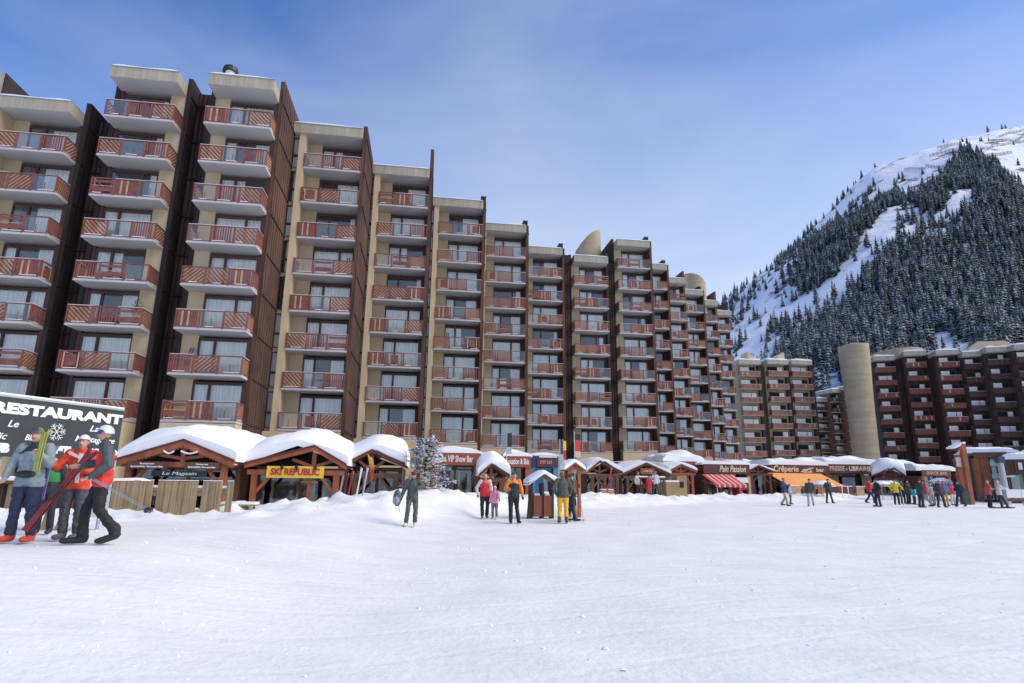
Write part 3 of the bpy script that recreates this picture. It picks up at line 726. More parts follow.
tt = TWO[1][0]; zf = 24.8 - 1 - FH * 5; a = tt.rotation_euler.z
def on_balcony(tw, lx, ly, fl): t_ = TWO[tw][0]; a = t_.rotation_euler.z; top_ = TW[tw].get('top', 24.8); return (t_.location.x + lx * math.cos(a) - ly * math.sin(a), t_.location.y + lx * math.sin(a) + ly * math.cos(a), top_ - 1 - FH * fl)
pt = thing('potted_plant', 'leafy potted plant at the right end of a balcony on the second tower', 'plant', on_balcony(1, 3.5, .5, 5), 0)
q = MB(); q.tube((0, 0, 0), (0, 0, .9), .12, .16, 'tan', 10); q.build('pot', pt)
q = MB(); rr_ = random.Random(2)
for i in range(60):
    c = Vector((rr_.gauss(0, .16), rr_.gauss(0, .16), 1.15 + rr_.gauss(0, .2))); d = Vector((rr_.uniform(-1, 1), rr_.uniform(-1, 1), rr_.uniform(-.5, 1))).normalized() * .12; e = d.orthogonal().normalized() * .035
    q.add([c - d, c + e, c + d, c - e], [(0, 1, 2, 3)], 'leaf')
q.build('leaves', pt)
bc = 0
for tw, lx, fl, kind in ((1, .6, 3, 'chair'), (2, 2.8, 4, 'chair'), (3, 1.2, 5, 'box'), (4, 3.2, 2, 'chair'), (0, 2.9, 3, 'box'), (5, 1.0, 4, 'skis'), (2, .5, 6, 'skis'), (3, 3.3, 3, 'skis'), (6, 2.0, 5, 'box')):
    P_ = on_balcony(tw, lx, .75, fl); nth = ('leftmost', 'second', 'third', 'fourth', 'fifth', 'sixth', 'seventh')[tw]; fn = ('', 'second', 'third', 'fourth', 'fifth', 'sixth', 'seventh', 'eighth')[fl]
    if kind == 'chair':
        c_ = thing('balcony_chair', 'white plastic chair on the %s tower, %s balcony from the top' % (nth, fn), 'chair', P_, R(20)); q = MB(); q.box(-.22, .22, -.2, .22, .42, .46, 'white'); q.build('seat', c_); q = MB(); q.box(-.22, .22, .2, .24, .46, 1.15, 'white'); q.build('backrest', c_)
        for x, y in ((-.19, -.17), (.19, -.17), (-.19, .19), (.19, .19)): q = MB(); q.box(x - .02, x + .02, y - .02, y + .02, 0, .42, 'white'); q.build('leg', c_)
    elif kind == 'box':
        c_ = thing('storage_box', 'pale storage box on the %s tower, %s balcony from the top' % (nth, fn), 'box', P_, 0); q = MB(); q.box(-.3, .3, -.2, .2, 0, 1.05, 'curtain'); q.build('body', c_); q = MB(); q.box(-.33, .33, -.23, .23, 1.05, 1.12, 'metal'); q.build('lid', c_)
    else:
        c_ = thing('pair_of_skis', 'skis leaning upright on the %s tower, %s balcony from the top' % (nth, fn), 'skis', P_, 0)
        for dx, cc in ((0, 'sign_red_'), (.16, 'blue_')): q = MB(); q.beam((dx, 0, 0), (dx + .1, .5, 1.65), .08, .02, cc, up=(0, 1, 0)); q.build('ski', c_)

# ------------------------------------------------------------------ shops along the foot of the towers
def front(pxa, pxb, py, Ya, rz):
    """left and right end of a front line turned by rz"""
    sa = at(pxa, py, 1).x; sb = at(pxb, py, 1).x; Xa = sa * Ya; tn = math.tan(R(rz))
    Yb = (Ya - Xa * tn) / (1 - sb * tn); Xb = sb * Yb
    W = math.hypot(Xb - Xa, Yb - Ya); return Xa, Ya, W, Xb, Yb
def gable_snow(parent, W, ze, zp, y0, y1, th, seed, over=.1, cx=None, sharp=.35):
    cx = W / 2 if cx is None else cx
    nx, ny = 36, 14; V = []; F = []
    x0, x1 = -over, W + over; half = max(cx - x0, x1 - cx)
    def roofz(x): return zp - (zp - ze) * (abs(x - cx) / ((cx if x < cx else W - cx)))
    for j in range(ny + 1):
        y = y0 + (y1 - y0) * (j / ny) ** 1.4
        for i in range(nx + 1):
            u = i / nx; x = x0 + (x1 - x0) * (0.5 - 0.5 * math.cos(math.pi * u))
            dx = x - cx; sm = math.sqrt(dx * dx + sharp * sharp) - sharp
            k = (zp - ze) / (cx if x < cx else W - cx)
            e = max(0, 1 - abs(2 * u - 1) ** 5) ** .5; ef = min(1, .28 + 1.9 * j / ny)
            z = zp - k * sm * .86 + th * e * ef * (1 + .30 * mnoise.noise(Vector((x * .55 + seed, y * .4, seed))) + .10 * mnoise.noise(Vector((x * 2 + seed, y * 2, seed))))
            V.append((x, y, max(z, roofz(x) + .012)))
    n0 = len(V); V += [(v[0], v[1], roofz(v[0]) + .005) for v in V]
    for j in range(ny):
        for i in range(nx):
            a = j * (nx + 1) + i; F += [(a, a + 1, a + nx + 2, a + nx + 1)]
    for i in range(nx): F.append((n0 + i, n0 + i + 1, i + 1, i)); a = ny * (nx + 1) + i; F.append((a, a + 1, n0 + a + 1, n0 + a))
    for j in range(ny):
        a = j * (nx + 1); b = a + nx + 1; F.append((a, b, n0 + b, n0 + a)); a += nx; b += nx; F.append((n0 + a, n0 + b, b, a))
    m = MB(); m.add(V, F, 'snow'); o = m.build('snow', parent); smooth(o, 50); return o
def display(parent, x0, x1, y, z0, z1, seed, n=7):
    """goods standing behind a shop window"""
    r = random.Random(seed); m = MB()
    cols = ['red', 'navy', 'white', 'tan', 'fascia', 'curtain', 'black', 'metal']
    for i in range(n):
        x = x0 + (x1 - x0) * (i + .2 + .5 * r.random()) / n; h = r.uniform(.3, .85) * (z1 - z0); w_ = r.uniform(.12, .3); c = r.choice(cols)
        m.hull([(x, y, z0), (x + w_, y, z0), (x + w_, y + .2, z0), (x, y + .2, z0)], [(x + .04, y, z0 + h), (x + w_ * .8, y, z0 + h), (x + w_ * .8, y + .15, z0 + h), (x + .04, y + .15, z0 + h)], c)
        if r.random() < .4: m.tube((x + w_ / 2, y + .1, z0 + h), (x + w_ / 2, y + .1, z0 + h + .22), .1, .08, 'tan', 8)
    return m.build('display', parent)
def gable_hut(label, pa, pb, pk, Y, rz=8, wood='orange_wood', th=.35, L=6.5, name='shop_hut', inner='glass', posts=2, tie=.0, group='gabled shop huts', panel_=None, overhang=1.3, barge=.22, scallop=False, cat='shop hut'):
    """pa, pb: eave ends (photo points); pk: peak"""
    Xa, Ya, W, Xb, Yb = front(pa[0], pb[0], (pa[1] + pb[1]) / 2, Y, rz)
    ze = (at(*pa, Ya).z + at(*pb, Yb).z) / 2
    f = (at(pk[0], pk[1], 1).x * Ya - Xa) / (Xb - Xa); f = min(.7, max(.3, f)); cx = W * f; Yp = Ya + (Yb - Ya) * f; zp = at(*pk, Yp).z
    g = min(gz(Xa, Ya), gz(Xb, Yb)) - .25
    t = thing(name, label, cat, (Xa, Ya, g), R(rz), group)
    ze -= g; zp -= g
    ro = MB(); tk = .1
    ro.hull([(0, 0, ze - tk), (cx, 0, zp - tk), (cx, 0, zp), (0, 0, ze)], [(0, L, ze - tk), (cx, L, zp - tk), (cx, L, zp), (0, L, ze)], 'brown_wood')
    ro.hull([(cx, 0, zp - tk), (W, 0, ze - tk), (W, 0, ze), (cx, 0, zp)], [(cx, L, zp - tk), (W, L, ze - tk), (W, L, ze), (cx, L, zp)], 'brown_wood')
    rf = ro.build('roof', t)
    bb = MB()
    for (ax, az, bx, bz) in ((-.05, ze, cx, zp), (cx, zp, W + .05, ze)):
        bb.hull([(ax, -.06, az - barge), (bx, -.06, bz - barge), (bx, -.06, bz + .03), (ax, -.06, az + .03)], [(ax, -.002, az - barge), (bx, -.002, bz - barge), (bx, -.002, bz + .03), (ax, -.002, az + .03)], wood)
        bb.hull([(ax, -.09, az - .03), (bx, -.09, bz - .03), (bx, -.09, bz + .05), (ax, -.09, az + .05)], [(ax, -.062, az - .03), (bx, -.062, bz - .03), (bx, -.062, bz + .05), (ax, -.062, az + .05)], 'dark_red')
        if scallop:
            n = int(abs(bx - ax) / .12)
            for i in range(n):
                u = (i + .5) / n; x = ax + (bx - ax) * u; z = az + (bz - az) * u - barge
                bb.hull([(x - .05, -.055, z + .02), (x, -.055, z - .05), (x + .05, -.055, z + .02)], [(x - .05, -.01, z + .02), (x, -.01, z - .05), (x + .05, -.01, z + .02)], wood)
    bb.build('barge_board', t)
    gable_snow(rf, W, ze, zp, .02, L, th, Y + pk[0])
    tb = MB(); zt = ze - .12 + tie
    tb.box(.05, W - .05, .06, .24, zt - .2, zt, wood); tb.build('tie_beam', t)
    k = MB(); k.box(cx - .08, cx + .08, .08, .22, zt, zp - .18, wood)
    k.beam((cx - .05, .15, zt + .05 + (zp - zt) * .1), (cx - W * .22, .15, zp - (zp - ze) * .48 - .2), .1, .12, wood); k.beam((cx + .05, .15, zt + .05 + (zp - zt) * .1), (cx + W * .22, .15, zp - (zp - ze) * .48 - .2), .1, .12, wood)
    k.build('truss', t)
    xs = [.35, W - .35] if posts == 2 else [.35 + (W - .7) * i / (posts - 1) for i in range(posts)]
    for x in xs:
        p = MB(); p.box(x - .11, x + .11, .05, .25, 0, zt - .2, wood); s_ = 1 if x < W / 2 else -1
        p.beam((x + .05 * s_, .15, zt - .95), (x + .65 * s_, .15, zt - .22), .1, .12, wood); p.build('post', t)
    wl = MB(); wy = overhang
    wl.box(.1, W - .1, wy + 1.1, L - .1, 0, ze - .15, 'dark'); wl.box(.1, .22, wy, wy + 1.1, 0, ze - .12, 'brown_wood'); wl.box(W - .22, W - .1, wy, wy + 1.1, 0, ze - .12, 'brown_wood')
    wl.prism([(.25, ze - .05), (W - .25, ze - .05), (cx, zp - .25)], wy - .02, wy + .05, panel_ or 'dark')
    wl.box(.22, W - .22, wy + .02, wy + 1.09, ze - .32, ze - .14, 'brown_wood'); wl.build('wall', t)
    n = max(2, int(W / 1.5)); fr = MB(); gl = MB()
    for i in range(n):
        a = .22 + (W - .44) * i / n; b = .22 + (W - .44) * (i + 1) / n
        fr.box(a, a + .07, wy, wy + .08, 0, ze - .32, 'brown_wood'); fr.box(b - .07, b, wy, wy + .08, 0, ze - .32, 'brown_wood'); fr.box(a + .07, b - .07, wy, wy + .08, .3, .4, 'brown_wood')
        gl.box(a + .07, b - .07, wy + .03, wy + .045, .4, ze - .32, 'shopglass')
    w_ = fr.build('shop_window', t); gl.build('pane', w_)
    display(t, .4, W - .4, wy + .35, .5, ze - .6, int(pk[0]), max(4, int(W * 1.6)))
    return t, W, ze, zp, cx, g
def sign(parent, x0, x1, z0, z1, y, body, board, ink, size=None, name='sign', bold=0.0, shear=0.0, fill=.86, depth=.05, th=None):
    m = MB(); m.box(x0, x1, y - depth, y, z0, z1, board); s_ = m.build(name, parent)
    if body:
        sz = size or (z1 - z0) * .72
        text(body, sz, ink, 'lettering', s_, ((x0 + x1) / 2, y - depth - .012, (z0 + z1) / 2), 0, .008, bold, shear, width=(x1 - x0) * fill)
    return s_

# left hut with the boarded fence
t, W, ze, zp, cx, g = gable_hut('big snow-laden gabled hut behind the board fence, left of the yellow-signed hut', (119, 457), (233.5, 463), (181, 440), 23.5, 6, th=.85, tie=.05, scallop=True, barge=.26, posts=2)
sign(t, .35, W * .43, ze - .34, ze - .08, -.02, None, 'brown_wood', 'white'); sign(t, W * .58, W - .5, ze - .34, ze - .08, -.02, None, 'brown_wood', 'white')
sign(t, W * .30, W * .78, ze - .62, ze - .40, .02, 'Le Magasin', 'black', 'white', .17, fill=.62, shear=.2)
for a, b, s1, s2 in ((.42, W * .41, 'Restaurant', 'Spécialités Savoyardes'), (W * .60, W - .56, 'Restaurant', 'Spécialités Savoyardes')):
    text(s1, .09, 'white', 'lettering', t, ((a + b) / 2, -.085, ze - .15), 0, .005, .003, width=(b - a) * .4)
    text(s2, .10, 'white', 'lettering', t, ((a + b) / 2, -.085, ze - .26), 0, .005, .003, width=(b - a) * .9)
q = MB()
for a, b in ((W * .38, W * .47), (W * .53, W * .68)):
    for i in range(10): u = i / 10; x = a + (b - a) * u; q.tube((x, -.05, zp - .42 - .1 * math.sin(u * 3.1)), (x + (b - a) / 10, -.05, zp - .42 - .1 * math.sin((u + .1) * 3.1)), .035, .035, 'snow', 6)
q.build('garland', t)
# wooden board fence with snow on its rail
Xa, Ya, W, Xb, Yb = front(112, 229, 490, 19.3, 6)
g0 = gz(Xa, Ya) - .4; ft = thing('board_fence', 'weathered wide-board wooden fence in front of the left snow-laden hut', 'fence', (Xa, Ya, 0), R(6))
ztop = at(170, 481, 19.4).z; rr_ = random.Random(4)
x = 0; i = 0
while x < W:
    solid = .30 < x / W < .46 or x / W < .06 or (.12 < x / W < .17); wd = .2 if not solid else .2
    m = MB(); m.box(x, x + wd - .012, rr_.uniform(0, .015), .05, g0, ztop + rr_.uniform(-.01, .01), 'fence'); m.box(x, x + wd - .02, 0, .055, ztop + .012, ztop + .035, 'snow'); m.build('board', ft)
    x += .2 if solid or (i % 2 == 0 and x / W < .5) else (.2 if i % 3 != 2 else .34); i += 1
m = MB(); m.box(0, W, .06, .13, ztop - .32, ztop - .2, 'fence'); m.box(0, W, .06, .13, g0 + .8, g0 + .92, 'fence'); m.build('rail', ft)
m = MB(); m.box(0, W, .055, .16, ztop - .2, ztop - .13, 'snow'); m.build('snow', ft)
# snowy bench/table by the fence end
Xb_, Yb_ = at(238, 505, 20.5).x, 20.5; zt_ = at(238, 504, 20.5).z
bt = thing('picnic_table', 'snow-covered wooden picnic table beside the right end of the board fence', 'table', (Xb_, Yb_, zt_), R(10))
m = MB(); m.box(-.5, .6, -.3, .3, -.06, 0, 'fence'); m.build('table_top', bt); m = MB(); m.box(-.5, .6, -.3, .3, 0, .07, 'snow'); m.build('snow', bt)
for sx in (-.35, .45):
    m = MB(); m.beam((sx, -.25, -.06), (sx, -.45, -.9), .06, .08, 'fence'); m.beam((sx, .25, -.06), (sx, .45, -.9), .06, .08, 'fence'); m.build('leg', bt)

# yellow-signed hut
t, W, ze, zp, cx, g = gable_hut('snow-laden gabled ski hire hut with the yellow and red sign', (246, 465), (345.5, 463), (312, 446), 25.0, 8, th=.85, tie=-.12, barge=.2, posts=2)
sx0 = W * .22; sx1 = W * .79
zs1 = at(297, 466.5, 25.4).z - g; zs0 = at(297, 478, 25.4).z - g
M['yellow'] = mat('yellow_sign_paint', (0.80, 0.50, 0.05), 0.5); M['sign_red'] = mat('red_sign_paint', (0.42, 0.03, 0.03), 0.5)
sg = sign(t, sx0, sx1, zs0, zs1, -.1, 'SKI REPUBLIC', 'yellow', 'sign_red', .36, bold=.012, fill=.86)
for u in (.27, .52, .85):
    q = MB(); x = sx0 + (sx1 - sx0) * u; q.tube((x, -.17, zs1 - .1), (x, -.3, zs1 - .02), .05, .07, 'black', 8); q.beam((x, -.14, zs1 + .05), (x, -.28, zs1), .02, .02, 'black'); q.build('spotlight', t)
# wooden stand and A-board at its door
q = thing('ski_stand', 'brown wooden T-shaped stand in the doorway of the yellow-signed hut', 'stand', (at(308, 500, 25.3).x, 25.3, gz(-8.6, 25.3) - .2), R(8))
m = MB(); m.box(-.08, .08, -.05, .05, 0, 1.15, 'orange_wood'); m.build('post', q); m = MB(); m.box(-.32, .32, -.1, .1, 1.15, 1.22, 'orange_wood'); m.build('top', q)

# third hut
t, W, ze, zp, cx, g = gable_hut('snow-laden gabled hut with dark red trim behind the yellow and red feather flag', (347.5, 462.5), (404, 464.5), (371.5, 450), 27.0, 8, wood='brown_wood', th=.85, tie=-.30, barge=.12, posts=2)
P = at(367, 493, 24.6)
fl = thing('feather_flag', 'yellow to red feather flag planted before the third snow-laden hut', 'flag', (P.x, 24.6, gz(P.x, 24.6) - .1), R(0))
H_ = at(368, 453, 24.6).z - fl.location.z
q = MB(); q.tube((.12, 0, 0), (.0, 0, H_ * .6), .018, .014, 'black', 6); q.tube((0, 0, H_ * .6), (-.08, 0, H_), .014, .008, 'black', 6); q.build('pole', fl)
m = bpy.data.materials.new('flag_gradient'); m.use_nodes = True; tt = m.node_tree; b = tt.nodes['Principled BSDF']; b.inputs['Roughness'].default_value = .7
tcn = tt.nodes.new('ShaderNodeTexCoord'); sp = tt.nodes.new('ShaderNodeSeparateXYZ'); tt.links.new(tcn.outputs['Generated'], sp.inputs[0]); cr = tt.nodes.new('ShaderNodeValToRGB')
cr.color_ramp.elements[0].position = .0; cr.color_ramp.elements[0].color = (.55, .10, .06, 1); cr.color_ramp.elements[1].position = .92; cr.color_ramp.elements[1].color = (.75, .42, .08, 1)
e = cr.color_ramp.elements.new(.45); e.color = (.62, .06, .03, 1); e = cr.color_ramp.elements.new(.6); e.color = (.72, .34, .05, 1)
tt.links.new(sp.outputs['Z'], cr.inputs[0]); tt.links.new(cr.outputs[0], b.inputs['Base Color']); M['flag'] = m
q = MB(); n = 14; L0 = []; 
for i in range(n + 1):
    u = i / n; z = .45 + (H_ - .45) * u; xl = .12 - .2 * u ** 1.6; wd = .05 + .15 * math.sin(min(1, u * 1.15) * math.pi * .55) if u < .9 else .2 * (1 - u) * 6
    L0.append((xl, z, max(.02, min(.2, wd))))
vs = []
for s0 in (-.008, .008):
    for x, z, wd in L0: vs += [(x, s0 + .03 * math.sin(z * 3), z), (x + wd, s0 + .05 * math.sin(z * 3 + 1), z - .05)]
k = 2 * (n + 1); fs = []
for i in range(n): a = 2 * i; fs += [(a, a + 1, a + 3, a + 2), (k + a + 2, k + a + 3, k + a + 1, k + a)]
q.add(vs, fs, 'flag'); q.build('cloth', fl)

# flat-fronted shops with fascia
def flat_shop(label, x0, x1, y0, y1, Y, body, board='fascia', ink='white', rz=8, th=.4, shear=0., bold=.0, back=6, wood='orange_wood', fill=.8, size=None, front_='glass', posts=(0, 1), name='shop', snow_over=.1):
    Xa, Ya, W, Xb, Yb = front(x0, x1, (y0 + y1) / 2, Y, rz); g = min(gz(Xa, Ya), gz(Xb, Yb)) - .25
    z1 = at(x0, y0, Ya).z - g; z0 = at(x0, y1, Ya).z - g
    t = thing(name, label, 'shop', (Xa, Ya, g), R(rz), 'flat-roofed shop fronts')
    sign(t, 0, W, z0, z1, 0, body, board, ink, size, 'fascia', bold, shear, fill, depth=.12)
    m = MB(); m.box(0, W, .3, back, z1 - .22, z1 - .05, 'dark_red'); rf = m.build('roof', t)
    snow_slab(-snow_over, W + snow_over, -.1, back, z1 - .05, th, Y * 1.7 + x0, rf)
    m = MB(); m.box(0, W, 2.0, back - .1, 0, z1 - .25, 'dark'); m.box(0, .2, .3, 2.0, 0, z0, 'brown_wood'); m.box(W - .2, W, .3, 2.0, 0, z0, 'brown_wood'); m.build('wall', t)
    for u in posts:
        m = MB(); xx = u * (W - .32); m.box(xx, xx + .32, -.02, .28, 0, z0 - .003, wood); m.build('post', t)
    n = max(2, int(W / 1.3)); fr = MB(); gl = MB(); cu = MB(); r = random.Random(int(x0))
    for i in range(n):
        a = .34 + (W - .68) * i / n; b = .34 + (W - .68) * (i + 1) / n
        fr.box(a, a + .06, .9, .98, 0, z0, 'brown_wood'); fr.box(b - .06, b, .9, .98, 0, z0, 'brown_wood'); fr.box(a + .06, b - .06, .9, .98, .35, .43, 'brown_wood')
        gl.box(a + .06, b - .06, .93, .945, .43, z0, 'shopglass')
        if r.random() < .5: cu.box(a + .1, a + .1 + (b - a) * r.uniform(.25, .6), 1.1, 1.13, .45, z0 - .1, 'curtain')
    w_ = fr.build('shop_window', t); gl.build('pane', w_)
    if cu.v: cu.build('curtain', w_)
    display(t, .5, W - .5, 1.3, .4, z0, int(x0), max(4, int(W * 1.2)))
    return t, W, z0, z1, g
M['purple'] = mat('purple_poster', (0.16, 0.07, 0.17), 0.6); M['blue'] = mat('blue_paint', (0.06, 0.22, 0.38), 0.5); M['cream'] = mat('cream_lettering', (0.72, 0.62, 0.42), 0.6)
M['rose'] = mat('pinkish_lettering', (0.62, 0.36, 0.28), 0.6)
t, W, z0, z1, g = flat_shop('rust-fronted bar with white lettering, right of the frosted tree', 432, 480, 452.5, 465, 34.5, 'The VIP Show Bar', bold=.012, th=.5, fill=.7)
q = MB(); q.tube((.35, -.13, (z0 + z1) / 2 + .05), (.35, -.17, (z0 + z1) / 2 + .05), .3, .28, 'white', 14); q.build('emblem', t)
sign(t, W * .45, W * .9, z0 - .22, z0 - .04, .2, 'restaurant', 'black', 'white', .12, fill=.7)
q = MB(); q.box(.5, 1.1, .8, .86, .5, z0 - .3, 'purple'); q.build('poster', t)
t, W, z0, z1, g = flat_shop('rust-fronted ski hire shop with short white lettering, right of the small hut', 504.5, 530.5, 456, 467, 39, 'Location & Skis', bold=.012, th=.55, fill=.86)
t, W, z0, z1, g = flat_shop('navy-fronted shop with a brown inset sign board behind the wooden bin shelter', 530.5, 558, 455.5, 467, 41, None, board='navy', wood='blue', th=.35)
sign(t, W * .22, W * .86, z0 + .03, z1 - .16, -.13, 'SPORT SHOP', 'maroon', 'rose', .3, fill=.7, bold=.004); sign(t, W * .3, W * .95, z1 - .12, z1 - .03, -.13, None, 'white', 'white')
q = MB(); q.box(.1, W - .1, .7, .78, z0 - .55, z0 - .05, 'blue'); q.box(.2, 1.0, .68, .76, .3, z0 - .6, 'blue'); q.build('blue_panel', t)
gable_hut('small hut with deep snow cap between the rust bar and the hire shop', (479.5, 474), (509, 476), (491.5, 464), 33.5, 8, wood='brown_wood', th=.75, tie=-.05, barge=.1, posts=2, L=5)
# snow lump on a low canopy + middle huts
gable_hut('open-fronted hut with snow roof just right of the signpost roof', (588, 471), (622, 473), (600, 461), 44, 8, wood='brown_wood', th=.35, tie=-.02, barge=.12, posts=3, L=6)
t, W, ze, zp, cx, g = gable_hut('wide brown gabled hut with a carved sign, left of the beige stall', (623.5, 474), (670.5, 474), (647, 463), 47, 8, wood='brown_wood', th=.28, tie=-.02, barge=.12, posts=3, L=6, panel_='brown_wood')
sign(t, W * .36, W * .66, ze - .02, ze + .42, -.0, None, 'orange_wood', 'white')
for a, b in ((W * .42, W * .60),): text('LE REFUGE', .18, 'cream', 'lettering', t, ((a + b) / 2, -.065, ze + .2), 0, .005, .004, width=b - a)
t, W, ze, zp, cx, g = gable_hut('small reddish gabled hut left of the red awning', (670, 471), (696.5, 471), (681.5, 464.5), 50, 8, wood='fascia', th=.35, tie=-.02, barge=.14, posts=2, L=6, panel_='orange_wood')
# snow covered flat passage roof behind
t, W, z0, z1, g = flat_shop('beige covered passage roof behind the wide brown hut', 619, 664, 461.5, 464, 52, None, board='concrete', wood='concrete', th=.12, posts=(0, .5, 1)); 
t, W, z0, z1, g = flat_shop('short maroon shop wing under deep snow, just left of the script-lettered shop', 664, 703, 461, 470, 55, None, board='fascia', wood='brown_wood', th=1.0)
def awning(parent, x0, x1, y, z1, z0, out, mats, stripes, fold=.22):
    q = MB(); n = stripes
    for i in range(n):
        a = x0 + (x1 - x0) * i / n; b = x0 + (x1 - x0) * (i + 1) / n; m = mats[i % len(mats)]
        q.hull([(a, y, z1), (b, y, z1), (b, y - out, z0), (a, y - out, z0)], [(a, y, z1 + .03), (b, y, z1 + .03), (b, y - out, z0 + .03), (a, y - out, z0 + .03)], m)
        c = (a + b) / 2; q.hull([(a, y - out - .02, z0), (b, y - out - .02, z0), (b, y - out - .02, z0 - fold * .7), (c, y - out - .02, z0 - fold), (a, y - out - .02, z0 - fold * .7)], [(a, y - out, z0), (b, y - out, z0), (b, y - out, z0 - fold * .7), (c, y - out, z0 - fold), (a, y - out, z0 - fold * .7)], m)
    aw = q.build('awning', parent)
    k = MB(); 
    for x in (x0 + .05, x1 - .05): k.beam((x, y, z1 - .5), (x, y - out, z0 - .03), .04, .04, 'metal')
    k.build('awning_arm', aw); return aw
M['aw_red'] = mat('red_awning_canvas', (0.52, 0.055, 0.045), .8, var=(1.5, .15)); M['aw_white'] = mat('pale_awning_canvas', (0.62, 0.45, 0.42), .8); M['aw_or'] = mat('orange_awning_canvas', (0.78, 0.27, 0.05), .8, var=(1.5, .12)); M['aw_or2'] = mat('light_orange_awning_canvas', (0.80, 0.40, 0.14), .8, var=(1.5, .1))
t, W, z0, z1, g = flat_shop('bakery shop front with cream script lettering above the red awning', 703, 749, 464, 473.5, 54, None, board='maroon', wood='brown_wood', th=.55)
text('Pain Passion', .75, 'cream', 'lettering', t, (W * .62, -.135, (z0 + z1) / 2), 0, .01, .012, .35, width=W * .58)
awning(t, -.2, W * .60, -.12, z0 - .1, z0 - .95, 2.4, ['aw_red', 'aw_red', 'aw_white'], 18)
q = MB(); q.box(W * .55, W * .62, -1.6, -.4, 0, z0 - 1.0, 'sign_red'); q.box(0, .08, -2.4, -2.3, 0, z0 - .95, 'metal'); q.build('awning_post', t)
q = MB(); q.box(W * .66, W * .92, -.3, -.2, .9, z0 - .3, 'brown_wood'); q.box(W * .66, W * .92, -.36, -.3, z0 - .75, z0 - .3, 'white'); q.box(W * .92, W * .97, -.35, -.15, 0, z0 - .2, 'tan'); q.build('menu_board', t)
t, W, ze, zp, cx, g = gable_hut('tiny orange-gabled porch left of the orange awning', (748, 471.5), (773.5, 471.5), (759, 465.5), 57, 8, wood='dark_red', th=.2, tie=-.05, barge=.08, posts=2, L=5, panel_='aw_or')
t, W, z0, z1, g = flat_shop('creperie front with cream lettering above the orange awning', 770, 827, 464.5, 473, 60, None, board='maroon', wood='brown_wood', th=.8)
text('Crêperie', .8, 'cream', 'lettering', t, (W * .26, -.135, (z0 + z1) / 2), 0, .01, .014, .15, width=W * .43)
text('bar', .5, 'cream', 'lettering', t, (W * .86, -.135, (z0 + z1) / 2 - .05), 0, .01, .01, 0, width=W * .14)
q = MB()   # little sledging figures emblem simplified as a horse-like mark of strokes
for a, b, c, d in ((.52, .2, .60, .34), (.55, .45, .64, .5), (.6, .3, .7, .62), (.66, .6, .74, .66), (.68, .2, .7, .5), (.56, .15, .72, .2)):
    q.beam((W * a, -.14, z0 + (z1 - z0) * b), (W * c, -.14, z0 + (z1 - z0) * d), .03, .09, 'cream')
q.build('emblem', t)
awning(t, -.4, W * .86, -.12, z0 - .02, z0 - 1.2, 3.4, ['aw_or', 'aw_or2'], 30, .3)
for i, x in enumerate((-.3, .9, 2.4, 3.4, 5.0, 6.3)):
    q = MB(); q.box(x, x + (1.0, 1.3, .8, 1.4, 1.1, .8)[i], -3.6, -3.4, 0, 1.25, ('tan', 'brown_wood', 'orange_wood', 'brown_wood', 'brown_wood', 'tan')[i]); q.box(x, x + .9, -3.62, -3.38, 1.25, 1.31, 'snow'); q.build('counter', t)
t, W, z0, z1, g = flat_shop('newsagent and bookshop front with capital lettering, right of the orange awning', 827, 884, 464, 473, 62, None, board='maroon', wood='brown_wood', th=1.0)
text('PRESSE', .62, 'rose', 'lettering', t, (W * .16, -.135, (z0 + z1) / 2), 0, .01, .016, 0, width=W * .26)
text('- LIBRAIRIE', .62, 'cream', 'lettering', t, (W * .53, -.135, (z0 + z1) / 2), 0, .01, .016, 0, width=W * .44)
q = MB(); q.box(.4, 1.6, .6, .66, .3, z0 - .2, 'fence'); q.box(4.2, 5.3, .6, .66, .3, z0 - .2, 'fence'); q.box(2.0, 3.4, .6, .66, .5, z0 - .4, 'metal'); q.build('window_display', t)
q = MB(); rr_ = random.Random(9)
for i in range(9): x = .3 + i * .62; q.box(x, x + .5, -.9, -.6, 0, .95, rr_.choice(['red', 'brown_wood', 'navy', 'white', 'maroon', 'fascia']))
q.build('magazine_rack', t)
gable_hut('snow-mounded red gabled kiosk right of the bookshop lettering', (873, 475), (905, 476), (889, 468), 60, -30, wood='dark_red', th=1.1, tie=-.05, barge=.12, posts=2, L=2.6, panel_='fascia')
flat_shop('box-like orange-brown shop between the red kiosk and the snack hut', 890, 914, 463.5, 472.5, 66, None, board='fascia', wood='brown_wood', th=.5)
t, W, z0, z1, g = flat_shop('snack hut with a brown lettered fascia and snow roof, left of the leaning posts', 921, 950, 470, 476, 62, 'SNACK BAR', board='brown_wood', ink='rose', th=.7, bold=.01, snow_over=.6, fill=.7)
flat_shop('dim back shop behind the crowd, between snack hut and leaning posts', 905, 925, 473, 478, 68, None, board='dark_red', wood='brown_wood', th=1.2)
# right-hand station building
t, W, z0, z1, g = flat_shop('timber station building with deep overhanging snow roof at the right edge', 973, 1007, 452.5, 458, 52, None, board='brown_wood', wood='orange_wood', th=.65, rz=-32, snow_over=.8, back=6)
q = MB(); q.box(.1, W * .45, .15, .3, z0 - 2.4, z0, 'orange_wood'); q.box(W * .47, W - .1, .15, .3, z0 - .7, z0 - .25, 'metal'); q.box(W * .47, W - .1, .15, .3, z0 - 1.7, z0 - 1.3, 'metal'); q.build('boarding', t)
t, W, z0, z1, g = flat_shop('dark red-brown lower building under thick snow, cut by the right edge', 1004, 1044, 459.5, 474, 50, None, board='clad', wood='clad', th=.9, rz=-32, back=6)
q = MB(); 
for i in range(3): q.box(.9 + i * .4, 1.15 + i * .4, -.16, -.13, z0 + .35, z1 - .25, 'white')
q.build('white_panel', t)

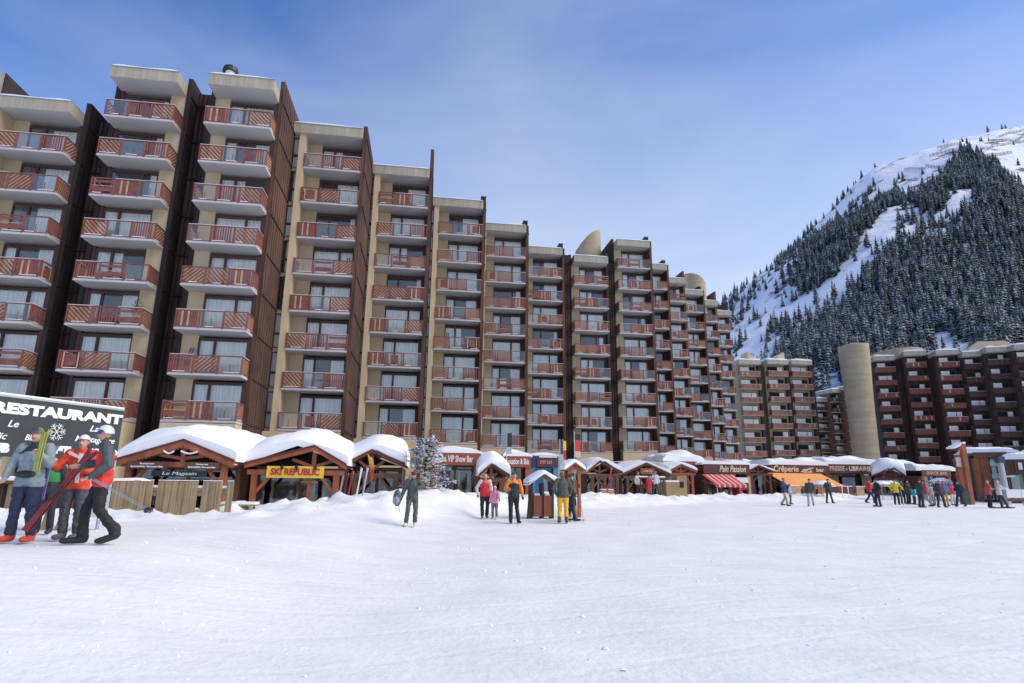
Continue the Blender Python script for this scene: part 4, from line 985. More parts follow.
M['board_dark'] = mat('dark_green_board', (0.04, 0.06, 0.05), .7)
# leaning orange posts with sign
P = at(966, 499, 46); g = gz(P.x, 46)
t = thing('timber_pylon', 'two tall leaning orange timber posts with a snowy cap beside the snack hut', 'pylon', (P.x, 46, g), 0)
def L_(px, py, Yd): v = at(px, py, Yd); return (v.x - P.x, v.y - 46, v.z - g)
m = MB(); a = L_(971, 501, 46); b = L_(962, 444, 46); m.beam((a[0], 0, -.3), (b[0], 0, b[2]), .33, .3, 'orange_wood'); m.build('post', t)
m = MB(); a = L_(963, 498, 46.6); b = L_(957, 455, 46.6); m.beam((a[0], .6, -.3), (b[0], .6, b[2]), .33, .3, 'orange_wood'); m.build('post', t)
m = MB(); a = L_(953, 448, 46); b = L_(964, 442.5, 46); m.beam((a[0], .3, a[2]), (b[0], .3, b[2]), .9, .12, 'snow'); m.build('cap', t)
m = MB(); a = L_(959.5, 462, 46.3); m.box(a[0] - .2, a[0] + .2, .3, .38, a[2] - .35, a[2] + .35, 'white'); m.build('sign', t)
m = MB(); a = L_(967, 492, 45.6); m.box(a[0] - .3, a[0] + .2, -.4, -.3, -.2, 1.0, 'board_dark'); m.build('base_board', t)

# RESTAURANT hoarding on its posts
sa = at(-30, 430, 1).x; Y0 = 10.75; ang = R(90 - 19.9)
def pan(px, zpy):   # intersection of a sight line with the panel plane
    A = at(0, 430, Y0); d = at(px, zpy, 1.0); sx = d.x
    tt_ = (sx * Y0 - A.x) / (math.cos(ang) - sx * math.sin(ang)); return tt_
T1 = pan(124, 411); A0 = at(0, 430, Y0)
def panz(px, py):
    tt_ = pan(px, py); return at(px, py, Y0 + tt_ * math.sin(ang)).z
gb = gz(A0.x, Y0)
pn = thing('restaurant_hoarding', 'dark green hoarding with white RESTAURANT lettering behind the three skiers', 'billboard', (A0.x, Y0, gb), ang)
zt1 = panz(124, 411) - gb; zb1 = panz(119, 461) - gb
M['board_green'] = mat('dark_green_hoarding', (0.028, 0.036, 0.034), .55, var=(2, .15)); M['paint_white'] = mat('hoarding_white', (0.78, 0.80, 0.80), .6)
m = MB(); m.box(-1.0, T1, 0, .05, zb1, zt1, 'board_green'); m.build('board', pn)
m = MB(); m.box(-1.0, T1, -.01, .06, zt1, zt1 + .04, 'metal'); m.box(-1.0, T1, .0, .055, zt1 + .04, zt1 + .07, 'snow'); m.build('edge_trim', pn)
for x in (T1 - .1, T1 - .22 - 1.9):
    m = MB(); m.tube((x, .1, -.3), (x, .1, zt1), .035, .035, 'metal', 10); m.build('post', pn)
m = MB(); m.box(T1 - .5, T1 + .05, .07, .1, .25, zb1, 'metal'); m.build('lower_panel', pn)
hb = zt1 - zb1
def onb(px, py): return pan(px, py), panz(px, py) - gb
x0_, zz = onb(-9, 405); x1_, zz1 = onb(121, 424)
zc_ = (onb(60, 417)[1])
text('RESTAURANT', .25, 'paint_white', 'lettering', pn, ((x0_ + x1_) / 2, -.01, onb(60, 414)[1]), 0, .004, .015, 0, width=x1_ - x0_)
def wr(s_, px0, px1, py, size, shear=.3, bold=.002):
    a = onb(px0, py)[0]; b = onb(px1, py)[0]; text(s_, size, 'paint_white', 'lettering', pn, ((a + b) / 2, -.01, onb((px0 + px1) / 2, py)[1]), 0, .003, bold, shear, width=b - a)
wr('Le', 7, 18, 424, .17); wr('Pic', -8, 6, 436, .17); wr('Blanc', 24, 40, 438, .15)
wr('La', 89, 98, 429, .17); wr('Montagnère', 74, 114, 440, .16)
wr('PUB', -16, 9, 448, .2, 0, .016); wr('FAST', 41, 70, 450, .17, 0, .016); wr('FOOD', 86, 117, 453, .17, 0, .016)
q = MB(); cx_, cz_ = onb(56, 432); Rf = .165
for k in range(6):
    a = k * math.pi / 3 + .1; c, s_ = math.cos(a), math.sin(a)
    q.beam((cx_, -.012, cz_), (cx_ + c * Rf, -.012, cz_ + s_ * Rf), .008, .022, 'paint_white', up=(0, 1, 0))
    for u, l in ((.45, .07), (.72, .06)):
        for sg_ in (-1, 1):
            b = a + sg_ * .9; px_, pz_ = cx_ + c * Rf * u, cz_ + s_ * Rf * u
            q.beam((px_, -.012, pz_), (px_ + math.cos(b) * l, -.012, pz_ + math.sin(b) * l), .008, .018, 'paint_white', up=(0, 1, 0))
q.build('snowflake', pn)
# timber trestle and dark shed under the hoarding
P = at(44, 520, 12.6); t = thing('wooden_trestle', 'rough timber trestle leaning beside the hoarding, behind the grey-jacketed skier', 'trestle', (P.x, 12.6, gz(P.x, 12.6)), R(10))
for dx, l in ((-.25, -.08), (.0, .12), (.22, .3)):
    m = MB(); m.beam((dx, 0, -.1), (dx + l, .1, 1.15), .09, .07, 'fence'); m.build('leg', t)
m = MB(); m.box(-.6, .9, -.02, .06, 1.12, 1.2, 'fence'); m.box(-.6, .9, -.03, .07, 1.2, 1.25, 'snow'); m.build('beam', t)
P = at(-22, 520, 20.0); Pe = at(104, 520, 20.0); Ls_ = Pe.x - P.x
t = thing('dark_shed', 'low dark timber shed behind the hoarding posts at the left edge', 'shed', (P.x, 20, gz(-12, 20) - .3), R(0)); hs_ = at(50, 484, 20).z - t.location.z
m = MB(); m.box(0, Ls_, 0, 2.0, 0, hs_, 'clad_dark')
for i in range(12): m.box(.1 + i * Ls_ / 12, .1 + (i + .6) * Ls_ / 12, -.03, 0, .02, hs_ - .02, ('brown_wood', 'clad', 'fence', 'clad_dark')[i % 4])
m.build('wall', t); m = MB(); m.box(-.1, Ls_ + .1, -.2, 2.1, hs_, hs_ + .1, 'brown_wood'); rf = m.build('roof', t); snow_slab(-.1, Ls_ + .1, -.2, 2.1, hs_ + .1, .14, 8.8, rf)

M['fascia_dim'] = mat('brown_bin_boards', (0.20, 0.065, 0.035), .75, streak=((6, 6, 1), .3))
# wooden bin shelter with small snow roof
Yk = 24.3; Xa, Ya, W, Xb, Yb = front(531, 554, 500, Yk, 12); g = gz((Xa + Xb) / 2, Yk)
t = thing('bin_shelter', 'two-bay wooden bin shelter with a small snow roof beside the man in yellow trousers', 'litter bins', (Xa, Ya, g), R(12))
zr_ = at(530, 484, Yk).z - g; zpk = at(540, 474.5, Yk).z - g
for x in (0, W * .48, W - .08):
    m = MB(); m.box(x, x + .08, 0, .5, 0, zr_ + .05, 'clad'); m.build('post', t)
for a, b in ((.1, W * .46), (W * .56, W - .1)):
    m = MB(); m.box(a, b, -.03, .45, .08, .88, 'fascia_dim'); m.box(a + .06, b - .06, .05, .4, .88, .95, 'snow'); m.build('bin', t)
m = MB(); m.beam((-.15, -.1, 0), (-.02, .1, 1.1), .08, .05, 'clad'); m.build('brace', t)
m = MB(); m.hull([(-.15, -.2, zr_), (W * .55, -.2, zpk - .02), (W * .55, .7, zpk - .02), (-.15, .7, zr_)], [(-.15, -.2, zr_ + .05), (W * .55, -.2, zpk + .03), (W * .55, .7, zpk + .03), (-.15, .7, zr_ + .05)], 'clad'); m.hull([(W * .55, -.2, zpk - .02), (W + .12, -.2, zr_), (W + .12, .7, zr_), (W * .55, .7, zpk - .02)], [(W * .55, -.2, zpk + .03), (W + .12, -.2, zr_ + .05), (W + .12, .7, zr_ + .05), (W * .55, .7, zpk + .03)], 'brown_wood'); rf = m.build('roof', t)
gable_snow(rf, W + .1, zr_ + .05, zpk + .03, -.2, .7, .14, 4, over=.15, cx=W * .55, sharp=.08)
# signpost with gabled top
P = at(574, 513, 25.5); g = gz(P.x, 25.5)
t = thing('gabled_signpost', 'orange timber signpost with a snow-capped gable, behind the man in yellow trousers', 'signpost', (P.x, 25.5, g), R(20))
zt_ = at(573, 470, 25.5).z - g; zp_ = at(568, 463, 25.5).z - g
for x in (-.2, .24):
    m = MB(); m.box(x - .06, x + .06, -.06, .06, -.2, zt_, 'orange_wood'); m.build('post', t)
m = MB(); m.box(-.14, .18, -.03, .03, .9, 1.5, 'brown_wood'); m.build('board', t)
m = MB(); m.prism([(-.34, zt_), (.38, zt_), (.02, zp_ - .05)], -.1, .1, 'orange_wood'); m.build('gable', t)
m = MB(); m.hull([(-.48, -.2, zt_ - .06), (0, -.2, zp_ - .04), (0, .3, zp_ - .04), (-.48, .3, zt_ - .06)], [(-.48, -.2, zt_), (0, -.2, zp_ + .03), (0, .3, zp_ + .03), (-.48, .3, zt_)], 'orange_wood'); m.hull([(0, -.2, zp_ - .04), (.5, -.2, zt_ - .06), (.5, .3, zt_ - .06), (0, .3, zp_ - .04)], [(0, -.2, zp_ + .03), (.5, -.2, zt_), (.5, .3, zt_), (0, .3, zp_ + .03)], 'orange_wood'); rf = m.build('roof', t)
gable_snow(rf, .96, zt_, zp_ + .03, -.2, .3, .15, 2, over=.0, cx=.48, sharp=.08).location.x = -.48
# flags and banners over the shops
def banner(label, px, pyt, pyb, Y, w_, cols, name='banner'):
    P = at(px, pyb, Y); g = gz(P.x, Y); t = thing(name, label, 'banner', (P.x, Y, g), R(8)); zt_ = at(px, pyt, Y).z - g
    m = MB(); m.tube((0, 0, -.2), (0, 0, zt_ + .1), .03, .025, 'metal', 6); m.build('pole', t)
    m = MB(); n = len(cols); L = zt_ - cols[0]
    for i, c in enumerate(cols[1:]): a = zt_ - (zt_ - cols[0]) * i / (n - 1); b = zt_ - (zt_ - cols[0]) * (i + 1) / (n - 1); m.hull([(.03, 0, b), (w_, .02, b), (w_, .02, a), (.03, 0, a)], [(.03, .015, b), (w_, .035, b), (w_, .035, a), (.03, .015, a)], c)
    m.build('cloth', t)
banner('dark grey translucent banner on a pole left of the hire shop fascia', 506, 433, 490, 37, .32, [2.6, 'black', 'black', 'metal'])
banner('thin blue and yellow banner right of the navy shop front', 560, 441, 490, 33, .2, [2.2, 'navy', 'navy', 'metal'])
banner('narrow yellow and red banner right of the thin blue one', 563, 441, 490, 33.6, .2, [1.6, 'yellow', 'sign_red', 'aw_white'])
banner('red and white banner with a dark top above the signpost roof', 575, 434, 490, 31, .32, [2.6, 'black', 'aw_red', 'aw_red', 'aw_white'])
# beige stall, ski racks, benches
P = at(666, 497, 44); g = gz(P.x, 44)
t = thing('beige_stall', 'low beige boarded stall with snow on its counter, right of the wide brown hut', 'stall', (P.x, 44, g), R(8))
m = MB(); m.box(0, 1.0, -.1, 1.2, -.2, 1.0, 'fence'); m.build('counter', t); m = MB(); m.box(1.05, 1.75, .3, 1.3, -.2, 1.45, 'fence'); m.build('cabin', t)
m = MB(); m.box(1.2, 1.5, .28, .298, .6, 1.0, 'dark'); m.build('opening', t); m = MB(); m.box(0, 1.0, -.1, 1.2, 1.0, 1.1, 'snow'); m.build('snow', t)
P = at(641, 497, 43); g = gz(P.x, 43)
t = thing('ski_rack', 'long wooden ski rack with a snowy top rail in front of the wide brown hut', 'ski rack', (P.x, 43, g), R(8))
for x in (0, .85, 1.7):
    m = MB(); m.box(x - .04, x + .04, -.04, .04, -.2, 1.1, 'brown_wood'); m.build('post', t)
m = MB(); m.box(-.1, 1.8, -.06, .06, 1.1, 1.2, 'brown_wood'); m.box(-.1, 1.8, -.07, .07, 1.2, 1.28, 'snow'); m.box(-.1, 1.8, -.05, .05, .45, .55, 'brown_wood'); m.build('rail', t)
P = at(603, 499, 38); g = gz(P.x, 38)
t = thing('orange_crate', 'low orange-brown wooden crate on the snow before the open-fronted hut', 'crate', (P.x, 38, g), R(5))
m = MB(); m.box(-.1, .7, 0, .5, -.1, .32, 'orange_wood')
for z in (.05, .18): m.box(-.12, .72, -.02, -.0, z, z + .09, 'tan')
m.build('box', t); m = MB(); m.box(-.08, .68, .02, .48, .32, .38, 'snow'); m.build('snow', t)
def pair_of_skis(label, base, tip, c, c2, name='pair_of_skis', w_=.09, group=None, bind=True):
    base, tip = Vector(base), Vector(tip); t = thing(name, label, 'skis', base, 0, group); d = (tip - base); L = d.length; d.normalize(); sd_ = d.cross(Vector((0, 1, 0))).normalized(); nn = sd_.cross(d)
    for k, cc in ((0, c), (1, c2)):
        m = MB(); off = nn * (k * .05); n = 9; pr = []
        for i in range(n + 1):
            u = i / n; ww = w_ / 2 * (1 - .25 * math.sin(math.pi * u)) * (1 if u < .93 else .55); bend = nn * ((-.10 if k == 0 else .10) * max(0, (u - .82) / .18) ** 2); pr.append((d * (L * u) + off + bend, ww))
        for i in range(n):
            (p, a), (q, b) = pr[i], pr[i + 1]; th_ = nn * .008
            m.hull([p - sd_ * a - th_, p + sd_ * a - th_, p + sd_ * a + th_, p - sd_ * a + th_], [q - sd_ * b - th_, q + sd_ * b - th_, q + sd_ * b + th_, q - sd_ * b + th_], cc)
        sk = m.build('ski', t)
        if k == 0 and bind:
            b_ = MB(); c0 = d * (L * .45) - nn * .05; b_.beam(c0 - d * .12, c0 + d * .12, .06, .07, 'black'); b_.build('binding', sk)
    return t
def poles(label, a, b, c='metal', grp=None):
    a, b = Vector(a), Vector(b); t = thing('ski_poles', label, 'ski poles', a, 0, grp); d = b - a
    for k in (0, 1):
        o = Vector((.03 * k, .04 * k, 0)); m = MB(); m.tube(o, d + o, .009, .006, c, 6); sh = m.build('shaft', t)
        m = MB(); m.tube(o - d.normalized() * .1, o + d.normalized() * .04, .02, .018, 'black', 8); m.build('grip', sh); m = MB(); m.tube(d * .94 + o, d * .955 + o, .045, .045, 'black', 10); m.build('basket', sh)
    return t
Pp = at(607, 497, 37.4); pair_of_skis('pink-red pair of skis stuck upright in the snow by the orange crate', (Pp.x, 37.4, gz(Pp.x, 37.4)), (Pp.x + .35, 37.4, gz(Pp.x, 37.4) + 1.5), 'sign_red', 'aw_white')
for px, lb, cc in ((356, 'white pair of skis stuck in the bank left of the feather flag', 'white'), (362, 'pale worn pair of skis leaning in the bank at the feather flag', 'metal'), (843, 'short white pair of skis before the bookshop racks', 'white'), (849, 'longer leaning white pair of skis before the bookshop', 'white')):
    Yd = 24.0 if px < 500 else 53; Pp = at(px, 495, Yd); pair_of_skis(lb, (Pp.x, Yd, gz(Pp.x, Yd) - .1), (Pp.x + .1, Yd + .2, gz(Pp.x, Yd) + 1.1), cc, 'curtain', w_=.055, bind=False)
for px, lb, cc in ((338, 'pink skis leaning before the third hut, leftmost of the group', 'aw_white'), (342, 'dark blue skis leaning before the third hut beside the pink ones', 'navy'), (347, 'red skis leaning before the third hut, right of the blue ones', 'sign_red'), (470, 'dark skis stuck in the snow before the rust-fronted bar window', 'black')):
    Yd = 26.6 if px < 400 else 33; Pp = at(px, 495, Yd); pair_of_skis(lb, (Pp.x, Yd, gz(Pp.x, Yd) - .1), (Pp.x + .12, Yd + .25, gz(Pp.x, Yd) + 1.25), cc, 'metal', w_=.08, bind=False)
# parasols closed with snow, near the kiosk
for px, lb in ((881, 'snow-topped parasol left of the yellow-jacketed skier'), (890, 'low snow-topped parasol just behind the yellow-jacketed skier'), (940.5, 'large white snow-topped parasol above the crowd at the snack hut'), (822, 'snow-topped parasol at the right end of the orange awning')):
    Yd = 54 if px > 850 else 52; Pp = at(px, 484 if px != 940.5 else 481, Yd); g = gz(Pp.x, Yd); t = thing('parasol', lb, 'parasol', (Pp.x, Yd, g), 0, 'snow-topped parasols'); h = Pp.z - g
    m = MB(); m.tube((0, 0, -.1), (0, 0, h), .03, .03, 'metal', 8); m.build('pole', t); m = MB(); m.tube((0, 0, h - .2), (0, 0, h + .12), 1.0, .15, 'white', 10); c_ = m.build('canopy', t); m = MB(); m.tube((0, 0, h - .04), (0, 0, h + .28), .95, .3, 'snow', 12); m.build('snow', c_)
# grey-blue lamp column at the right building
P = at(1006, 497, 47); g = gz(P.x, 47); t = thing('lift_post', 'thick blue-grey post with a sideways arm before the right timber building', 'post', (P.x, 47, g), 0); h = at(1005, 463, 47).z - g
m = MB(); m.tube((0, 0, -.2), (0, 0, h), .28, .2, 'metal', 12); m.build('column', t); m = MB(); m.beam((-.3, 0, h - 1.0), (.9, 0, h - 1.0), .1, .12, 'metal'); m.build('arm', t); m = MB(); m.box(-.25, .25, -.2, .2, h + .003, h + .5, 'navy'); m.build('head_box', t)
P = at(1008, 503, 45); g = gz(P.x, 45); t = thing('terrace_barrier', 'white fabric barrier with a wooden kick board at the right edge', 'barrier', (P.x, 45, g), 0)
m = MB(); m.box(0, 2.2, 0, .05, .55, 1.15, 'white'); m.build('fabric', t); m = MB(); m.box(0, 2.2, -.02, .07, .3, .5, 'brown_wood'); m.build('kick_board', t)
for x in (.02, 1.1, 2.15):
    m = MB(); m.tube((x, .02, -.2), (x, .02, 1.2), .03, .03, 'metal', 6); m.build('post', t)

# frosted tree behind the skier in olive
def frosted_tree():
    P = at(424, 490, 27.5); g = gz(P.x, 27.5) - .1; H = at(428, 437, 27.5).z - g
    t = thing('frosted_tree', 'small snow-frosted conifer on the bank left of the rust-fronted bar', 'tree', (P.x, 27.5, g), 0)
    m = MB(); m.tube((0, 0, 0), (0, 0, H * .55), .07, .05, 'clad', 8); m.tube((0, 0, H * .55), (.05, 0, H * .97), .05, .012, 'clad', 8); m.build('trunk', t)
    r = random.Random(12); m = MB(); lv = MB()
    for k in range(120):
        u = r.random() ** .8; z = H * (.08 + .9 * u); rad = 1.6 * (1 - u * .62) * r.uniform(.45, 1.05); a = r.random() * 6.28
        tip = Vector((math.cos(a) * rad, math.sin(a) * rad, z - .10 * rad + r.uniform(-.1, .15))); o = Vector((0, 0, z - .1))
        m.tube(o, tip, .018, .006, 'clad_dark', 4)
        for j in range(26):
            w_ = r.uniform(.3, 1.05); c = o.lerp(tip, w_) + Vector((r.uniform(-.13, .13), r.uniform(-.13, .13), r.uniform(-.09, .08))); s_ = r.uniform(.03, .085)
            d1 = Vector((r.uniform(-1, 1), r.uniform(-1, 1), r.uniform(-.4, .4))).normalized() * s_; d2 = Vector((r.uniform(-1, 1), r.uniform(-1, 1), r.uniform(-.4, .4))).normalized() * s_ * .6
            mm = 'frost' if r.random() < .72 else 'twig'
            lv.add([c - d1, c - d2, c + d1, c + d2 + Vector((0, 0, .02))], [(0, 1, 2, 3)], mm)
    m.build('branches', t); lv.build('crown', t)
M['frost'] = mat('grey_white_rime', (0.66, 0.68, 0.71), .8)
M['twig'] = mat('dark_needles', (0.05, 0.06, 0.045), .9)
frosted_tree()

# ------------------------------------------------------------------ people
def ell(c, r, nu=10, nv=6):
    out = []
    for j in range(1, nv):
        ph = math.pi * j / nv
        for i in range(nu): th = 2 * math.pi * i / nu; out.append((c[0] + r[0] * math.sin(ph) * math.cos(th), c[1] + r[1] * math.sin(ph) * math.sin(th), c[2] + r[2] * math.cos(ph)))
    out += [(c[0], c[1], c[2] + r[2]), (c[0], c[1], c[2] - r[2])]; return out
def person(label, px, fy, Y, H=1.75, face=0, pose=None, jacket=(.1, .1, .12), pants=(.03, .03, .035), boots=(.03, .03, .03), hat=(.1, .1, .1), glove=(.03, .03, .03), skin=(.55, .30, .22), sleeve=None, chest=None, voxel=.022, helmet=False, goggles=None, hood=False, group=None, shoulder=None, wide=1.0, side=None, torso=None, hair=None):
    """face: heading in degrees, 0 looks at the camera. x of the skeleton grows to picture right when face=0"""
    P = at(px, fy, Y); X = P.x; g = gz(X, Y) + .01; k = H / 1.75
    J = dict(hipa=(-.095, 0, .90), hipb=(.095, 0, .90), kna=(-.11, -.02, .49), knb=(.11, -.02, .49), ana=(-.12, .02, .10), anb=(.12, .02, .10),
             pel=(0, 0, .95), wai=(0, 0, 1.10), che=(0, 0, 1.30), nek=(0, .0, 1.50), hed=(0, -.015, 1.62), sha=(-.18, 0, 1.425), shb=(.18, 0, 1.425),
             ela=(-.25, .03, 1.15), elb=(.25, .03, 1.15), wra=(-.27, -.06, .91), wrb=(.27, -.06, .91), toa=None, tob=None)
    rp = random.Random(int(px * 7))
    if voxel >= .015:
        for s_, sg_ in (('a', -1), ('b', 1)):
            m_ = rp.random()
            if m_ < .35: J['el' + s_] = (sg_ * .29, .02, 1.17); J['wr' + s_] = (sg_ * rp.uniform(.12, .3), -.24, rp.uniform(1.0, 1.2))
            elif m_ < .55: J['el' + s_] = (sg_ * .33, .05, 1.17); J['wr' + s_] = (sg_ * .24, -.08, .98)
        J['hed'] = (rp.uniform(-.03, .03), rp.uniform(-.05, 0), 1.615)
    for a, b in (pose or {}).items():
        if a in J: J[a] = b
    for s_ in 'ab':
        if J['to' + s_] is None: x, y, z = J['an' + s_]; J['to' + s_] = (x * 1.15, y - .17, z - .045)
    J = {a: Vector(b) * k for a, b in J.items()}
    parts = []      # tag, c0, r0, c1, r1
    def cap(tg, a, ra, b, rb):
        ra = (ra,) * 3 if isinstance(ra, float) else ra; rb = (rb,) * 3 if isinstance(rb, float) else rb
        parts.append((tg, a, tuple(q * k for q in ra), b, tuple(q * k for q in rb)))
    W_ = wide
    cap('jacket', J['pel'] - Vector((0, 0, .035 * k)), (.19 * W_, .145, .10), J['wai'], (.172 * W_, .13, .10))
    cap('torso', J['wai'], (.165 * W_, .12, .10), J['che'], (.185 * W_, .13, .12))
    cap('shoulder', J['che'] + Vector((0, 0, .04)) * k, (.19 * W_, .12, .09), J['nek'] - Vector((0, 0, .05)) * k, (.09, .075, .05))
    cap('shoulder', J['nek'] - Vector((0, 0, .04)) * k, (.085, .08, .04), J['nek'] + Vector((0, 0, .0)) * k, (.078, .075, .035))
    cap('neck', J['nek'] - Vector((0, 0, .03)) * k, .058, J['hed'] - Vector((0, 0, .05)) * k, .052)
    for s_ in 'ab':
        cap('sleeve', J['sh' + s_], .082, J['el' + s_], .070); cap('sleeve', J['el' + s_], .070, J['wr' + s_], .050)
        cap('pants', J['hip' + s_], (.105 * W_, .11, .10), J['kn' + s_], .076); cap('pants', J['kn' + s_], .076, J['an' + s_] + Vector((0, 0, .05)) * k, .074)
        cap('boots', J['an' + s_] + Vector((0, .03, .04)) * k, (.062, .068, .10), J['an' + s_] + Vector((0, .03, -.03)) * k, (.055, .07, .055)); cap('boots', J['an' + s_] + Vector((0, .03, -.045)) * k, (.056, .065, .05), J['to' + s_] + Vector((0, 0, .0)), (.055, .085, .046))
        # hand: palm, four bent fingers, thumb
        w_ = J['wr' + s_]; d = (w_ - J['el' + s_]).normalized(); sd_ = d.cross(Vector((0, 1, 0))); sd_ = sd_.normalized() if sd_.length > .2 else Vector((1, 0, 0)); up = sd_.cross(d)
        if up.y > 0: up = -up
        cap('glove', w_ + d * .01 * k, (.032, .028, .032), w_ + d * .075 * k, (.036, .026, .034))
        for q in range(4):
            o = w_ + d * .085 * k + sd_ * ((q - 1.5) * .021 * k); l1 = (.038, .045, .042, .033)[q] * k
            m1 = o + d * l1 + up * .012 * k; m2 = m1 + d * l1 * .45 + up * l1 * .8
            cap('glove', o, .0115, m1, .0105); cap('glove', m1, .0105, m2, .009)
        sg_ = 1 if s_ == 'a' else -1; o = w_ + d * .03 * k + sd_ * (.034 * k * sg_); m1 = o + d * .045 * k + sd_ * (.022 * k * sg_) + up * .012 * k; m2 = m1 + d * .03 * k + up * .018 * k - sd_ * (.006 * k * sg_)
        cap('glove', o, .014, m1, .012); cap('glove', m1, .012, m2, .010)
    h = J['hed']; yaw = pose.get('yaw', 0) if pose else 0
    cap('head', h + Vector((0, .005, .025)) * k, (.077, .093, .088), h + Vector((0, -.018, -.055)) * k, (.055, .062, .052))
    cap('head', h + Vector((0, -.088, .0)) * k, .012, h + Vector((0, -.102, -.026)) * k, .016)
    for sg_ in (-1, 1): cap('head', h + Vector((sg_ * .077, .01, .012)) * k, (.008, .016, .024), h + Vector((sg_ * .08, .014, -.016)) * k, (.008, .014, .02))
    bm = bmesh.new()
    for tg, a, ra, b, rb in parts:
        vs = [bm.verts.new(p) for p in ell(a, ra) + ell(b, rb)]
        bmesh.ops.convex_hull(bm, input=vs)
    me = bpy.data.meshes.new('tmp'); bm.to_mesh(me); bm.free()
    o = bpy.data.objects.new('tmp', me); COL.objects.link(o); md = o.modifiers.new('r', 'REMESH'); md.mode = 'VOXEL'; md.voxel_size = voxel * k
    sm = o.modifiers.new('s', 'SMOOTH'); sm.factor = .5; sm.iterations = 2
    dg = bpy.context.evaluated_depsgraph_get(); bmh = bpy.data.meshes.new_from_object(o.evaluated_get(dg)); bpy.data.objects.remove(o)
    cs = dict(jacket=jacket, torso=torso or jacket, shoulder=shoulder or jacket, neck=shoulder or jacket, sleeve=sleeve or jacket, pants=pants, boots=boots, glove=glove, head=skin)
    tags = list(cs); bmh.materials.clear()
    for t_ in tags: bmh.materials.append(cmat(cs[t_], .75 if t_ != 'head' else .55))
    C = np.empty(len(bmh.polygons) * 3); bmh.polygons.foreach_get('center', C); C = C.reshape(-1, 3)
    best = np.full(len(C), 1e9); idx = np.zeros(len(C), int)
    for tg, a, ra, b, rb in parts:
        a_, b_ = np.array(a), np.array(b); d = b_ - a_; L2 = max(1e-9, d @ d); t_ = np.clip(((C - a_) @ d) / L2, 0, 1)
        q = a_ + t_[:, None] * d; rr = np.array(ra) * (1 - t_)[:, None] + np.array(rb) * t_[:, None]; mean = rr.mean(1)
        D = (np.linalg.norm((C - q) / rr, axis=1) - 1) * mean
        if tg == 'boots': D -= .004
        mk = D < best; best[mk] = D[mk]; idx[mk] = tags.index(tg)
    hem = J['pel'][2] - .115 * k; iP, iJ = tags.index('pants'), tags.index('jacket')
    idx[(idx == iP) & (C[:, 2] > hem)] = iJ; idx[(idx == iJ) & (C[:, 2] <= hem)] = iP
    if voxel < .02:
        nv_ = len(bmh.vertices); co = np.empty(nv_ * 3); nn_ = np.empty(nv_ * 3)
        bmh.vertices.foreach_get('co', co); bmh.vertex_normals.foreach_get('vector', nn_); co = co.reshape(-1, 3); nn_ = nn_.reshape(-1, 3)
        for q_ in range(nv_):
            cx_, cy_, cz_ = co[q_]
            if cz_ > 1.50 * k or cz_ < .12 * k or abs(cx_) > .24 * k: continue
            n_ = mnoise.noise(Vector((cx_ * 9, cy_ * 9, cz_ * 17 + px))) * .014 + mnoise.noise(Vector((cx_ * 22, cy_ * 22, cz_ * 34))) * .007
            co[q_] += nn_[q_] * n_ * k
        bmh.vertices.foreach_set('co', co.ravel())
    bmh.polygons.foreach_set('material_index', idx.astype(np.int32)); bmh.polygons.foreach_set('use_smooth', [True] * len(bmh.polygons)); bmh.update()
    t = thing('person', label, 'person', (X, Y, g), R(face), group)
    bmh.name = 'body'; bd = link('body', bmh, t)
    hz = h + Vector((0, .005, .03)) * k
    hr = MB()
    if helmet or hat is not None:
        # dome over the skull, open in front of the face
        s1 = 1.22 if helmet else 1.12; n, mrow = 18, 7; vs = []; hm = cmat(hat, .35 if helmet else .8)
        for j in range(mrow + 1):
            ph = math.pi * .56 * j / mrow
            for i in range(n):
                th = 2 * math.pi * i / n; dr = math.cos(ph); y = math.sin(ph) * math.sin(th); x = math.sin(ph) * math.cos(th)
                zz = dr if y > -.25 else max(dr, .18 if not helmet else .28)
                vs.append((hz[0] + x * .082 * s1 * k, hz[1] + y * .098 * s1 * k, hz[2] + zz * .095 * s1 * k))
        fs = [(j * n + i, j * n + (i + 1) % n, (j + 1) * n + (i + 1) % n, (j + 1) * n + i) for j in range(1, mrow) for i in range(n)] + [(0, n + (i + 1) % n, n + i) for i in range(n)]
        hr.add(vs, fs, hm); ho = hr.build('helmet' if helmet else 'hat', t, smooth=True)
    if hair is not None:
        q = MB(); q.add(*hull_ell(h + Vector((0, .05, -.02)) * k, [r_ * k for r_ in (.085, .06, .12)]), cmat(hair, .9)); q.build('hair', t, smooth=True)
    if goggles is not None:
        q = MB(); n = 10; top = []; bot = []
        for i in range(n + 1):
            th = math.pi * (1.12 + .76 * i / n); x = math.cos(th) * .088 * k; y = math.sin(th) * .105 * k; zz = h[2] + (.055 if pose and pose.get('gup') else .018) * k
            top.append((h[0] + x, h[1] + y - .004, zz + .028 * k)); bot.append((h[0] + x, h[1] + y - .008, zz - .022 * k))
        vs = top + bot; q.add(vs, [(i, i + 1, n + 2 + i, n + 1 + i) for i in range(n)], cmat(goggles, .15)); q.build('goggles', t, smooth=True)
    elif voxel < .02:
        q = MB()
        for sg_ in (-1, 1): q.add(*hull_ell(h + Vector((sg_ * .03, -.079, .02)) * k, [.011 * k, .009 * k, .007 * k]), cmat((.02, .015, .01), .3))
        q.build('eyes', t, smooth=True)
    if voxel < .02:
        q = MB(); q.add(*hull_ell(h + Vector((0, -.082, -.052)) * k, [.024 * k, .006 * k, .006 * k]), cmat((.30, .09, .08), .5)); q.build('mouth', t, smooth=True)
    t['_k'] = k
    return t
